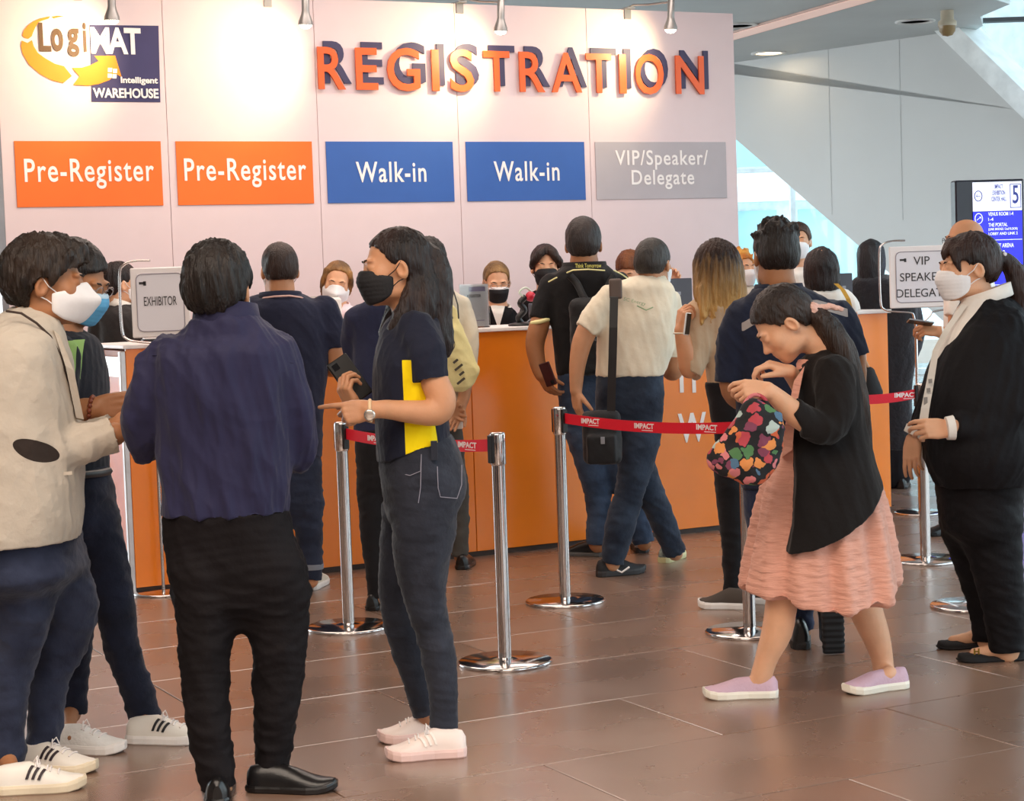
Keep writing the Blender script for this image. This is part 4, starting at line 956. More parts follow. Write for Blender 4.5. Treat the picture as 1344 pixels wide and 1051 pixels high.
P.hand(236, 556, .38, (1, 0, .1), (0, -.2, -1), -1, curl=(.5, .5, .5, .5)); P.hand(348, 574, .37, (-1, 0, .1), (0, -.2, -1), 1, curl=(.5, .5, .5, .5))
bottoms(P, [(670, 213, 380), (700, 212, 387), (735, 216, 398), (765, 222, 405), (786, 226, 407)], 5, [[(268, 750, 92, -.02), (270, 805, 82, -.03), (269, 879, 70, -.05), (274, 955, 60, -.08), (287, 1036, 52, -.1)], [(358, 750, 94, 0), (364, 805, 86, 0), (366, 864, 74, 0), (362, 930, 62, 0), (357, 1008, 52, 0)]], blkt, seed=7, amp=.008, h=.0075)
foot(P, (326, 1037), 99, .275, 'dress', blkleather, blkleather); foot(P, (286, 1058), -8, .275, 'dress', blkleather, blkleather)
P.body(); P.fix()
# ---- woman pointing
yel = cloth('yellow knit', '#f2d400'); navk = cloth('navy knit', '#171a2b'); 
P = Person('woman in a navy and yellow polo pointing left with a phone in her other hand', 6.10, (560, 985), SK['tan'])
H = P.head(519, 353, -103, 2, 2, 1.0, female=True); hm2 = hairmat('hair dark brown long', '#150d0c', '#2b1a16')
lock = [([(0, -.085, .055), (-.005, -.125, .035), (-.01, -.135, -.05), (-.01, -.125, -.15), (-.02, -.135, -.24), (-.03, -.14, -.285)], [.022, .034, .046, .046, .034, .012]),
        ([(-.02, -.075, .0), (-.035, -.078, -.08), (-.045, -.055, -.16), (-.06, -.03, -.22)], [.045, .052, .050, .022]),
        ([(-.055, -.045, -.04), (-.065, -.015, -.12), (-.070, .025, -.19), (-.075, .045, -.235)], [.022, .030, .028, .012]),
        ([(.055, -.03, -.05), (.05, .0, -.13), (.04, .05, -.20)], [.03, .035, .015])]
P.par(hair(H, P.root, hm2, 'pony', .0055, extra=lock, thick=.010, seed=5, amp=.004, line=.075))
P.par(MB().tube([hp(H, (-.005+.028*math.cos(t), -.105, .047+.030*math.sin(t))) for t in np.linspace(0, 2*PI, 17)], .006, 6).build('hair_tie', mat('grey hair tie', '#55545c', .6), P.root))
P.neck(540, 428, r=.050); eyes(H, P.root); P.par(mask(H, P.root, mat('black mask', '#121014', .75, bump=.15)))
hemz = [W(498, 606, 6.1), W(594, 571, 6.1)]
L = [(408, 518, 562), (419, 506, 574), (436, 497, 582), (468, 489, 587), (505, 488, 588), (540, 490, 588), (575, 491, 592), (612, 493, 597)]
xa = W(531, 530, 5.97)[0]
zz = [W(550, y, 5.97)[2] for y in (592, 575, 549, 508, 471)]
def fm(c): 
    xr = np.interp(c[:, 2], zz, [W(x, y, 5.97)[0] for x, y in ((576, 592), (574, 575), (570, 549), (560, 508), (548, 471))])
    sleeve = np.minimum(c[:, 2]-W(560, 501, 5.95)[2], c[:, 0]-W(541, 490, 5.93)[0]) 
    return np.minimum.reduce([c[:, 0]-xa, xr-c[:, 0], 6.1-c[:, 1], zz[-1]-c[:, 2], -sleeve])
dn_ = hemz[1]-hemz[0]; hn = (dn_[2], 0, -dn_[0])
top(P, L, -95, [[(545, 436, 60, -.10), (558, 465, 58, -.15), (565, 499, 50, -.16)]], [navk, yel], 'polo_shirt', amp=.005, hem=(hemz[0], hn), fmat=fm, arms=False, seed=12, h=.0050)
# emblem and collar
collar(P, 538, 412, 56, .04, navk, -95, gap=30, tilt=.012)
MB().box(W(513, 462, 5.965), (.030, .002, .012), (.9, 0, .35), (0, 1, 0), (-.35, 0, .9)).build('emblem', mat('pink emblem', '#e9c6d4', .6), P.root)
MB().box(W(519, 452, 5.965), (.018, .002, .008), (.9, 0, .35), (0, 1, 0), (-.35, 0, .9)).build('emblem', mat('green emblem', '#7fb069', .6), P.root)
P.limb([(552, 445, 40, -.12), (570, 500, 38, -.16), (580, 524, 38, -.17), (572, 541, 36, -.18), (535, 540, 30, -.21), (506, 537, 25, -.235), (484, 538, 22, -.25)])
P.hand(487, 538, -.25, (-1, -.02, -.10), (.05, 1, -.35), 1, curl=(.10, 1.15, 1.3, 1.35), tcurl=.5, sc_=.92, tang=.35)
P.limb([(545, 445, 38, .15), (548, 500, 36, .17), (540, 535, 32, .15), (500, 545, 26, .06), (468, 536, 21, .0)])
P.hand(468, 538, .0, (-.45, -.1, .85), (.62, .55, .35), -1, curl=(.75, .8, .85, .95), tcurl=.4, sc_=.92, tang=.7)
bottoms(P, [(572, 500, 594, .70), (598, 497, 606, .74), (630, 499, 613, .76), (655, 503, 611, .76), (672, 507, 598, .7)], -90, [[(556, 668, 92, -.06), (556, 700, 86, -.08), (554, 740, 74, -.08), (559, 790, 58, -.08), (569, 830, 50, -.08), (577, 870, 48, -.08), (583, 920, 40, -.08), (583, 951, 42, -.08)], [(538, 668, 76, .09), (534, 720, 74, .10), (525, 776, 60, .10), (530, 830, 50, .10), (545, 885, 42, .1), (556, 925, 38, .1)]], denim('jeans washed black', '#1f212b', '#31343f'), 'jeans', h=.007, seed=21, amp=.005, cover=.085)
jm = denim('jeans washed black', '#1f212b', '#31343f'); st = mat('jeans stitch', '#8b8794', .7)
for seg in ([(574, 612), (575, 640), (578, 652), (600, 654), (606, 636), (606, 610)], [(514, 604), (520, 620), (538, 624), (552, 618), (553, 596)], [(553, 596), (552, 640), (549, 660)]):
    MB().tube([W(x, y, 6.10-.185-(.0 if x < 560 else -.01)+max(0, (x-585))*.0016+max(0, 535-x)*.002) for x, y in seg], .0014, 5).build('stitching', st, P.root)
MB().box(W(570, 591, 5.925), (.020, .010, .060)).build('belt_loop', jm, P.root)
pk = mat('pale pink leather', '#efdcd3', .45, var=.03); pks = mat('pale pink sole', '#e9c7bf', .6); pkl = mat('white lace', '#f3eae6', .8)
foot(P, (612, 991), 0, .255, 'sneaker', pk, pks, toe=(510, 997), lace=pkl, stripes=(mat('cream stripe', '#f7ece4', .6), (1,)), ankle=W(585, 952, 6.02)); foot(P, (596, 968), 0, .25, 'sneaker', pk, pks, toe=(503, 974), lace=pkl, ankle=W(558, 925, 6.2))
wp = W(486, 538, 5.85); wt_ = mat('silver watch', '#d9cfc4', .25, metal=.8); bd = mat('beige strap', '#d8b48c', .6)
wr_ = MB(); wr_.tube([wp+np.array([0, .030*math.cos(t), .032*math.sin(t)-.002]) for t in np.linspace(0, 2*PI, 21)], .006, 6); wo = wr_.build('wristwatch', bd, P.root)
wq = MB().lathe([(.001, .007), (.014, .007), (.018, .004), (.018, 0)], wp+np.array([0, -.036, -.012]), 20, (0, -1, -.2)).build('dial', wt_, wo)
P.body(); P.fix()
slab(W(459, 497, 6.155), .155, .080, .010, (-.52, .0, .80), (.30, -.9, .2), mat('black phone case', '#15110f', .45), 'phone', 'black smartphone held upright by the pointing woman', 'phone')
# ---- man in the cream blazer
cream = cloth('cream blazer cloth', '#b9aea0', var=.05, rough=.9, bump=.4, bscale=40); jn = denim('indigo jeans', '#1b2034', '#31384e')
P = Person('man in a cream blazer with a dark elbow patch at the left edge', 5.92, (40, 1030), SK['brown'])
H = P.head(63, 374, 84, 3, 0, 1.06); hm3 = hairmat('hair black wavy', '#17100d', '#33251c')
P.par(hair(H, P.root, hm3, 'short', .0055, thick=.030, seed=8, amp=.010, nape=-.075, line=.055, extra=[([(0, .03, .12), (.0, .085, .105), (0, .112, .075)], [.03, .028, .012]), ([(-.05, .02, .10), (-.05, .07, .085)], [.03, .02]), ([(.05, .02, .10), (.05, .07, .085)], [.03, .02])]))
eyes(H, P.root); P.par(mask(H, P.root, MATS['white mask'], kn=True)); P.neck(44, 432, r=.060)
L = [(400, 14, 62), (412, -8, 74), (428, -30, 84), (455, -48, 92), (500, -58, 100), (560, -60, 107), (620, -60, 112), (680, -64, 112), (706, -66, 108)]
sl = [(20, 462, 84, -.13), (30, 520, 76, -.17), (44, 575, 68, -.17), (72, 590, 60, -.14), (110, 582, 54, -.10), (150, 570, 52, -.06)]
ep = W(50, 590, 5.92-.22); dkp = cloth('dark suede patch', '#2f2622')
top(P, L, 78, [sl, [(30, 462, 70, .17), (60, 530, 60, .2), (100, 575, 50, .22), (150, 560, 42, .2)]], [cream, dkp], 'blazer', amp=.007, seed=15, arm_shrink=.6, shrink=.04, h=.0055, folds=[W(100, 580, 5.8), W(130, 575, 5.8)],
    fmat=lambda c: np.minimum((1-((c[:, 0]-ep[0])/.060)**2-((c[:, 2]-ep[2]+(c[:, 0]-ep[0])*.35)/.032)**2)*.02, 5.85-c[:, 1]))
P.par(MB().tube([W(x, y, Y) for x, y, Y in ((8, 408, 5.76), (28, 411, 5.75), (48, 424, 5.76), (66, 441, 5.78), (80, 468, 5.80), (92, 515, 5.83), (99, 545, 5.85))], .004, 6).build('lapel_piping', mat('dark piping', '#3a2c25', .8), P.root))
MB().rings([[W(70, 432, 5.80), W(78, 440, 5.80), W(78, 442, 5.83), W(70, 434, 5.83)], [W(86, 480, 5.79), W(97, 486, 5.80), W(97, 488, 5.83), W(86, 482, 5.83)], [W(100, 548, 5.82), W(110, 550, 5.84), W(110, 552, 5.87), W(100, 550, 5.87)]], True, True, False).build('lapel', cream, P.root)
MB().box(W(60, 623, 5.73), (.16, .006, .010), (1, .05, .03), (0, 1, 0)).build('pocket_flap', cream, P.root)
P.hand(147, 566, -.04, (.85, .1, .55), (-.2, .5, -.6), -1, curl=(.5, .6, .7, .8), sc_=1.0, tang=.5); P.hand(150, 558, .2, (.9, -.2, .2), (0, -.4, .8), 1, curl=(.5, .6, .7, .8))
bottoms(P, [(695, -58, 104, .75), (725, -56, 110, .75), (750, -50, 112, .7)], 85, [[(22, 745, 118, -.06), (30, 800, 84, -.08), (22, 850, 68, -.08), (11, 910, 56, -.08), (8, 992, 52, -.08)], [(64, 745, 100, .06), (92, 795, 78, .10), (84, 840, 68, .1), (66, 890, 54, .1), (57, 972, 50, .1)]], jn, 'jeans', seed=31, amp=.007)
wsn = mat('white leather', '#e9e2d8', .5, var=.05); wso = mat('cream sole', '#e2d3b8', .6); dst = mat('dark stripe', '#2c1f24', .6)
foot(P, (-8, 1042), 0, .275, 'sneaker', wsn, wso, toe=(105, 1034), lace=pkl, stripes=(dst, (-1,)), ankle=W(6, 990, 5.84)); foot(P, (24, 1010), 0, .275, 'sneaker', wsn, wso, toe=(133, 1014), lace=pkl, stripes=(dst, (-1,)), ankle=W(55, 970, 6.02))
P.body(); P.fix()
# ---- man in dark jacket with blue surgical mask
dj = cloth('dark jacket cloth', '#1a1c26'); grn = cloth('green tee', '#6f9c4c', col2='#a8c47e', vscale=30)
P = Person('man in a dark jacket and green shirt with a blue surgical mask and bead bracelet', 6.42, (150, 975), SK['brown'])
H = P.head(97, 372, 106, 20, 0, 1.08); P.par(hair(H, P.root, hairmat('hair black short', '#130d0c', '#251a15'), 'short', .0062, thick=.016, seed=11, amp=.004, line=.058)); eyes(H, P.root); P.par(glasses(H, P.root, '#7a6a66'))
P.par(mask(H, P.root, mat('blue mask', '#5aa3cf', .7, bump=.15), trim=mat('pale blue mask edge', '#b5cfe0', .7))); P.neck(82, 440, r=.060)
L = [(432, 62, 106), (443, 50, 124), (458, 42, 131), (490, 40, 137), (530, 42, 139), (575, 46, 139), (622, 50, 141)]
vn = W(92, 455, 6.2)
top(P, L, 100, [[(78, 468, 60, -.17), (78, 515, 54, -.2), (88, 545, 44, -.22), (104, 540, 38, -.23)]], [dj, grn], 'jacket', amp=.006, seed=18, fmat=lambda c: np.minimum.reduce([-np.abs(c[:, 0]-np.interp(c[:, 2], [W(100, 498, 6.3)[2], W(100, 445, 6.3)[2]], [W(107, 498, 6.3)[0], W(94, 445, 6.3)[0]]))+np.interp(c[:, 2], [W(100, 498, 6.3)[2], W(100, 445, 6.3)[2]], [.0, .034]), 6.42-c[:, 1], c[:, 2]-W(100, 498, 6.3)[2], W(100, 446, 6.3)[2]-c[:, 2]]))
P.limb([(96, 545, 34, -.22), (112, 539, 34, -.23), (124, 537, 27, -.24)]); P.hand(124, 536, -.24, (1, .1, .06), (-.1, 1, -.1), -1, curl=(.35, .45, .5, .6), sc_=1.08, tang=.25)
bw = W(120, 538, 6.18)
bo = None; bm_ = mat('wooden bead', '#7c3a22', .35, metal=0)
brc = MB()
for t in np.linspace(0, 2*PI, 17)[:-1]:
    c = bw+np.array([.006*math.sin(t), .036*math.cos(t), .042*math.sin(t)]); brc.lathe([(.0005, -.0085), (.006, -.006), (.0085, 0), (.006, .006), (.0005, .0085)], c, 8)
brc.build('bead_bracelet', bm_, P.root)
bottoms(P, [(612, 55, 139, .7), (640, 55, 148, .72), (670, 60, 152, .7), (690, 70, 152, .65)], 95, [[(124, 690, 72, -.02), (138, 740, 64, -.03), (151, 800, 56, -.04), (163, 860, 48, -.04), (180, 905, 46, -.04), (189, 936, 46, -.04)], [(98, 690, 70, .1), (100, 780, 60, .1), (96, 860, 50, .1), (92, 935, 44, .1)]], denim('dark indigo jeans', '#121524', '#1d2236'), 'jeans', seed=41, amp=.005)
MB().tube([W(x, y, Y) for x, y, Y in ((70, 623, 6.2), (100, 624, 6.22), (130, 621, 6.33), (143, 618, 6.42))], .014, 6).build('belt', mat('dark belt', '#1c1614', .4), P.root)
kn = mat('white knit', '#e9e6e2', .8, bump=.4, bscale=80)
foot(P, (168, 974), 0, .27, 'sneaker', wsn, mat('white sole', '#efe9e4', .5), toe=(246, 974), lace=pkl, stripes=(mat('black stripe', '#171419', .6), (-1,)), ankle=W(188, 936, 6.38)); foot(P, (66, 985), 0, .27, 'sneaker', kn, MATS['white sole'], toe=(138, 987), lace=pkl, ankle=W(92, 935, 6.5))
P.body(); P.fix()
# ---- woman in the pink dress
pink = cloth('pink crinkled dress', '#dba08c', var=.08, bump=.9, bscale=26, bstretch=(.6, .6, 3)); bcard = cloth('black cardigan knit', '#15100f', rough=.9)
P = Person('woman in a black cardigan and pink dress walking left with head bowed', 6.75, (1060, 905), SK['fair'])
H = P.head(1030, 425, -93, 42, 0, 1.02, female=True)
hm4 = hairmat('hair brown black', '#1c1310', '#3a2a22'); P.par(hair(H, P.root, hm4, 'pony', .006, thick=.012, seed=14, amp=.004, line=.070, extra=[([(0, -.06, .02), (0, -.10, .01)], [.04, .03])]))
pt, pr = nodes(6.75, [(1066, 410, 22, -.03), (1086, 428, 34, -.04), (1108, 466, 36, -.06), (1124, 520, 32, -.05), (1134, 575, 24, -.04), (1140, 610, 8, -.03)])
S = SDF(); S.chain(pt, pr, .02, per=4); P.wear('ponytail', S, .0065, hm4, [dwr(.004, 40, 4, 3)])
S = SDF(); c = W(1067, 408, 6.72); S.ell(c, (.027, .032, .034)); S.chain([c, W(1088, 402, 6.72), W(1104, 406, 6.72)], [.012, .013, .010]); P.wear('scrunchie', S, .005, mat('pink fluffy scrunchie', '#e2b6a8', .9, bump=.8, bscale=120), [dwr(.003, 60, 60, 2)])
P.neck(1092, 462, r=.050); eyes(H, P.root)
L = [(456, 1068, 1112, .9), (468, 1052, 1124, .95), (490, 1044, 1132, .9), (540, 1038, 1136, .80), (565, 1028, 1140, .95), (600, 1008, 1146, 1.0), (640, 992, 1160, 1.04), (690, 982, 1170, 1.06), (724, 974, 1178, 1.08)]
fz = [W(1030, y, 6.75)[2] for y in (717, 680, 620, 554, 530)]; fx_ = [W(x, y, 6.75)[0] for x, y in ((1023, 717), (1029, 680), (1034, 620), (1036, 554), (1020, 530))]
hx = [W(x, 690, 6.75)[0] for x in (1010, 1023, 1054, 1091, 1120, 1137, 1156, 1180)]; hzz = [W(x, y, 6.75)[2] for x, y in ((1010, 722), (1023, 717), (1054, 712), (1091, 697), (1120, 678), (1137, 663), (1156, 637), (1180, 600))]
Ld = [(470, 1046, 1108, 1.1), (510, 1040, 1122, 1.15), (560, 1033, 1130, 1.1), (600, 1014, 1142, 1.15), (650, 995, 1160, 1.2), (700, 985, 1171, 1.2), (750, 974, 1180, 1.25), (800, 966, 1187, 1.25)]
sx = [W(x, 780, 6.75)[0] for x in (970, 1014, 1046, 1083, 1114, 1163, 1186)]; sz = [W(x, y, 6.75)[2] for x, y in ((970, 771), (1014, 778), (1046, 784), (1083, 795), (1114, 788), (1163, 781), (1186, 758))]
S = SDF(); S.zl([srow(6.75, -88, *r) for r in Ld], .02, n=2.0); S.fncut(lambda X, Y, Z: np.interp(X, sx, sz)-Z+0*Y)
ctr0 = W(1085, 700, 6.75)
P.wear('dress', S, .0075, pink, [lambda V: np.clip((W(1085, 560, 6.75)[2]-V[:, 2])/.35, 0, 1)*.013*(np.sin(np.arctan2(V[:, 1]-ctr0[1], V[:, 0]-ctr0[0])*9+1)+.5*np.sin(np.arctan2(V[:, 1]-ctr0[1], V[:, 0]-ctr0[0])*17+V[:, 2]*3)), dwr(.005, 10, 40, 8)])
top(P, L, -88, [[(1094, 492, 58, -.12), (1098, 530, 56, -.17), (1086, 560, 52, -.2), (1062, 556, 46, -.22), (1037, 538, 40, -.24)]], bcard, 'cardigan', amp=.005, seed=22, h=.007, arms=False, shrink=.035, brows=5, cut=lambda S: (S.fncut(lambda X, Y, Z: np.interp(X, hx, hzz)-Z+0*Y), S.fncut(lambda X, Y, Z: np.interp(Z, fz, fx_)-X+0*Y)), extra=lambda S: None)
P.limb([(1092, 495, 40, -.12), (1096, 535, 40, -.17), (1084, 560, 38, -.2), (1052, 548, 34, -.23), (1036, 536, 30, -.24), (1018, 520, 24, -.25), (1008, 512, 21, -.26)])
P.hand(1009, 513, -.26, (-1, -.05, .12), (.05, .8, -.6), 1, curl=(.55, .8, .95, 1.0), sc_=.95, tang=.3)
P.limb([(1075, 495, 38, .12), (1070, 535, 34, .14), (1050, 505, 26, .02), (1036, 488, 20, -.05)]); P.hand(1037, 488, -.05, (-.85, -.1, .35), (-.15, .2, -.9), -1, curl=(.6, .75, .9, 1.0), sc_=.95, tang=.6)
MB().rings([[W(1042, 500, 6.64), W(1056, 480, 6.62), W(1056, 480, 6.66), W(1042, 500, 6.68)], [W(1030, 560, 6.63), W(1044, 540, 6.60), W(1044, 540, 6.66), W(1030, 560, 6.69)], [W(1026, 600, 6.62), W(1040, 590, 6.60), W(1040, 590, 6.68), W(1026, 600, 6.70)]], True, True, False).build('dress_front', pink, P.root)
P.S.chain(*nodes(6.75, [(1072, 640, 70, -.05), (1048, 700, 62, -.06), (1032, 755, 50, -.06), (1026, 790, 43, -.06), (1020, 828, 41, -.06), (1008, 858, 32, -.06), (1000, 884, 27, -.06)]), k=.03); P.S.chain(*nodes(6.75, [(1092, 640, 70, .06), (1108, 700, 62, .08), (1122, 755, 54, .08), (1133, 792, 46, .08), (1148, 830, 38, .08), (1157, 860, 30, .08), (1160, 884, 27, .08)]), k=.03)
lil = mat('lilac knit', '#c9a9b9', .8, bump=.3, bscale=90); lsole = mat('ivory sole', '#ece5d6', .5)
foot(P, (1021, 914), 0, .262, 'slip', lil, lsole, toe=(928, 916), ankle=W(1000, 884, 6.69), Wd=.10); foot(P, (1190, 901), 0, .258, 'slip', lil, lsole, toe=(1104, 912), ankle=W(1160, 884, 6.83), Wd=.10)
P.body(); P.fix()
# ---- woman in the black suit at the right edge
bsuit = cloth('black suit cloth', '#121013', rough=.72, sheen=0, spec=.18); wsh = cloth('white shirt cloth', '#e9e2da', bump=.25)
P = Person('woman in a black suit with white mask and lanyard at the right edge', 7.25, (1300, 865), SK['fair'])
H = P.head(1271, 353, -99, 2, 0, 1.03, female=True); hmr = hairmat('hair dark auburn', '#1b0f0d', '#3a221a')
P.par(hair(H, P.root, hmr, 'pony', .006, thick=.014, seed=33, amp=.004, line=.058, extra=[([(0, -.10, .03), (0, -.15, .02), (0, -.19, -.05), (0, -.195, -.15), (0, -.19, -.24), (-.01, -.16, -.30)], [.026, .030, .046, .048, .038, .014]), ([(0, .06, .09), (-.01, .092, .065), (-.02, .100, .040)], [.03, .018, .006]), ([(-.04, .06, .07), (-.058, .066, .03), (-.064, .056, -.01)], [.022, .014, .004])]))
P.par(MB().lathe([(.001, .006), (.008, .005), (.009, 0)], hp(H, (-.02, -.135, .045)), 10, (0, -1, 0)).build('hair_pin', mat('white pin', '#f2eef2', .3), P.root))
eyes(H, P.root); P.par(mask(H, P.root, MATS['white mask'])); P.neck(1292, 408, r=.056)
L = [(386, 1268, 1316, .85), (398, 1258, 1334), (412, 1250, 1345), (440, 1236, 1354), (480, 1220, 1360), (520, 1212, 1362), (560, 1209, 1363), (600, 1211, 1362), (633, 1224, 1352)]
vy = (640, 490, 455, 425, 398, 380); vz = [W(1240, y, 7.15)[2] for y in vy]; vx = [W(x, y, 7.15)[0] for x, y in zip((1200, 1210, 1220, 1235, 1250, 1270), vy)]; vx2 = [W(x, y, 7.15)[0] for x, y in zip((1200, 1222, 1240, 1263, 1290, 1318), vy)]
top(P, L, -80, [[(1320, 438, 70, -.14), (1332, 490, 68, -.19), (1324, 540, 62, -.23), (1290, 561, 46, -.26), (1254, 560, 32, -.28)], [(1270, 438, 60, .16), (1240, 500, 56, .16), (1218, 555, 44, .10), (1203, 568, 30, .06)]], [bsuit, wsh], 'suit_jacket', amp=.006, seed=51, h=.007,
    fmat=lambda c: np.minimum.reduce([np.interp(c[:, 2], vz, vx2)-c[:, 0], c[:, 2]-vz[1], 7.27-c[:, 1]]))
collar(P, 1293, 390, 62, .05, wsh, -80, gap=20, tilt=.03, ratio=1.0)
MB().rings([[W(x, y, Y), W(x+w, y+1, Y-.012), W(x+w, y+1, Y-.009), W(x, y, Y+.003)] for x, y, w, Y in ((1262, 400, 8, 7.16), (1240, 430, 8, 7.13), (1224, 460, 8, 7.10), (1216, 500, 10, 7.06), (1209, 535, 11, 7.03), (1204, 566, 12, 7.02))], True, True, False).build('lanyard', mat('lanyard ribbon', '#d9d2c8', .6), P.root)
for y in (500, 512, 530): MB().box(W(1216-(y-500)*.2+5, y, 7.030), (.014, .002, .016 if y < 530 else .05), (.96, -.1, .1)).build('lanyard_print', mat('grey print mark', '#8b8580', .7), P.root)
MB().tube([W(1252, 561, 6.975), W(1242, 562, 6.975)], [.046, .043], 16).build('shirt_cuff', wsh, P.root); MB().tube([W(1204, 563, 7.30), W(1199, 572, 7.30)], [.046, .043], 16).build('shirt_cuff', wsh, P.root)
P.hand(1246, 563, -.27, (-1, 0, .05), (.0, 1, -.4), 1, curl=(.5, .6, .7, .8), sc_=.98, tang=.3); P.hand(1199, 574, .05, (-.12, -.1, -1), (.5, .7, 0), 1, curl=(.25, .3, .35, .4), sc_=.92, tang=.35)
bottoms(P, [(620, 1226, 1350, .72), (655, 1230, 1342, .72), (690, 1236, 1338, .66)], -85, [[(1300, 690, 84, -.07), (1308, 740, 70, -.08), (1318, 800, 58, -.08), (1322, 855, 50, -.08)], [(1270, 690, 74, .08), (1283, 740, 62, .09), (1294, 800, 46, .09), (1296, 842, 40, .09)]], bsuit, seed=55, amp=.005, cover=.05)
suede = mat('black suede', '#131012', .8); gold = mat('gold buckle', '#c9a24a', .25, metal=1)
foot(P, (1345, 865), 0, .255, 'flat', suede, suede, toe=(1255, 868), ankle=W(1322, 850, 7.17)); foot(P, (1310, 848), 0, .24, 'flat', suede, suede, toe=(1233, 851), ankle=W(1297, 838, 7.34))
bc = W(1279, 855, 7.13)
MB().box(bc-UP*.0, (.006, .004, .022)).box(bc+np.array([.016, 0, .0]), (.006, .004, .022)).box(bc+np.array([.008, 0, 0]), (.014, .004, .005)).build('buckle', gold, P.root)
P.body(); P.fix()
# ---- man in dark tee at the exhibitor end
tee = cloth('charcoal navy tee', '#22253a'); pkc = mat('pink collar stripe', '#d9b0a8', .7)
P = Person('man seen from behind in a charcoal tee with pink-edged collar', 9.35, (405, 776), SK['warm'], 1.2)
H = P.head(367, 356, -14, 0, 0, 1.05); hmb = hairmat('hair dark brown short', '#1d1210', '#3b2821'); P.par(hair(H, P.root, hmb, 'crop', .0075, thick=.012, seed=61, amp=.003, nape=-.040)); P.neck(368, 386, r=.060); P.par(mask(H, P.root, MATS['white mask']))
L = [(384, 346, 390, .9), (391, 336, 406), (401, 328, 422), (418, 324, 434), (445, 328, 434), (485, 330, 432), (540, 332, 425), (602, 334, 424)]
top(P, L, 0, [[(426, 406, 40, 0), (434, 430, 38, 0), (439, 458, 33, .0)], [(336, 406, 40, 0), (326, 430, 38, 0), (322, 458, 33, 0)]], tee, 'tee_shirt', amp=.005, seed=62, h=.008)
collar(P, 368, 388, 52, .030, tee, -5, gap=25, tilt=.01); MB().tube([W(x, y, Y) for x, y, Y in ((337, 398, 9.33), (346, 391, 9.27), (360, 389, 9.24), (380, 388, 9.24), (394, 390, 9.27), (408, 396, 9.33))], .005, 6).build('collar_stripe', pkc, P.root)
P.limb([(428, 425, 26), (438, 455, 24, 0), (440, 478, 23, .03), (434, 485, 20, .15), (424, 480, 17, .25)]); P.hand(424, 478, .26, (-.6, 1, .1), (0, .2, -1), -1, sc_=.95)
P.limb([(326, 425, 26), (322, 455, 24, 0), (322, 478, 23, .03), (332, 485, 20, .15), (342, 480, 17, .25)]); P.hand(342, 478, .26, (.6, 1, .1), (0, .2, -1), 1, sc_=.95)
bottoms(P, [(596, 336, 422), (635, 334, 424), (665, 336, 426)], 0, [[(402, 668, 46), (406, 705, 38), (407, 742, 33)], [(358, 668, 46), (356, 705, 38), (354, 742, 33)]], denim('dark slate jeans', '#1d2233', '#2b3145'), 'jeans', seed=63)
for x in (407, 354): MB().tube([W(x, 739, 9.35), W(x, 746, 9.35)], PX(18, 9.35), 16).build('turned_cuff', mat('grey denim cuff', '#7d7f88', .9), P.root); foot(P, (x, 775), 8, .265, 'sneaker', mat('worn white canvas', '#d9d2c2', .7), MATS['white sole'], ankle=W(x, 745, 9.35))
P.body(); P.fix()
# ---- man in navy polo, black trousers behind the pointing woman
np2 = cloth('slate navy polo', '#2a2d47'); chino = cloth('black chino', '#1b191c')
P = Person('man in a slate navy polo half hidden behind the pointing woman', 8.8, (490, 800), SK['tan'], 1.2)
H = P.head(512, 358, 0, 4, 0, .98); P.par(hair(H, P.root, MATS['hair black short'], 'crop', .008, seed=66)); P.neck(512, 388)
L = [(386, 490, 534, .9), (396, 474, 548), (410, 464, 556), (450, 461, 560), (520, 463, 558), (566, 463, 556)]
top(P, L, 5, [[(470, 418, 38, 0), (464, 450, 36, .06), (472, 486, 32, .1)], [(550, 418, 38, 0), (556, 450, 36, .06), (548, 486, 32, .1)]], np2, 'polo_shirt', seed=67, h=.008); collar(P, 512, 392, 50, .035, np2, 0)
P.limb([(464, 455, 26, .06), (474, 486, 24, .12), (486, 480, 18, .30)]); P.hand(486, 478, .3, (.4, 1, .1), (0, .2, -1), 1); P.limb([(556, 455, 26, .06), (548, 486, 24, .12), (538, 480, 18, .30)]); P.hand(538, 478, .3, (-.4, 1, .1), (0, .2, -1), -1)
bottoms(P, [(560, 464, 556), (600, 466, 558), (635, 468, 560)], 5, [[(490, 640, 46), (491, 700, 38), (495, 760, 31), (496, 785, 29)], [(536, 640, 46), (538, 700, 38), (538, 760, 31), (538, 785, 29)]], chino, seed=68)
foot(P, (488, 802), 10, .27, 'dress', blkleather, blkleather, ankle=W(496, 786, 8.8)); foot(P, (538, 800), 10, .27, 'dress', blkleather, blkleather, ankle=W(538, 786, 8.8)); P.body(); P.fix()
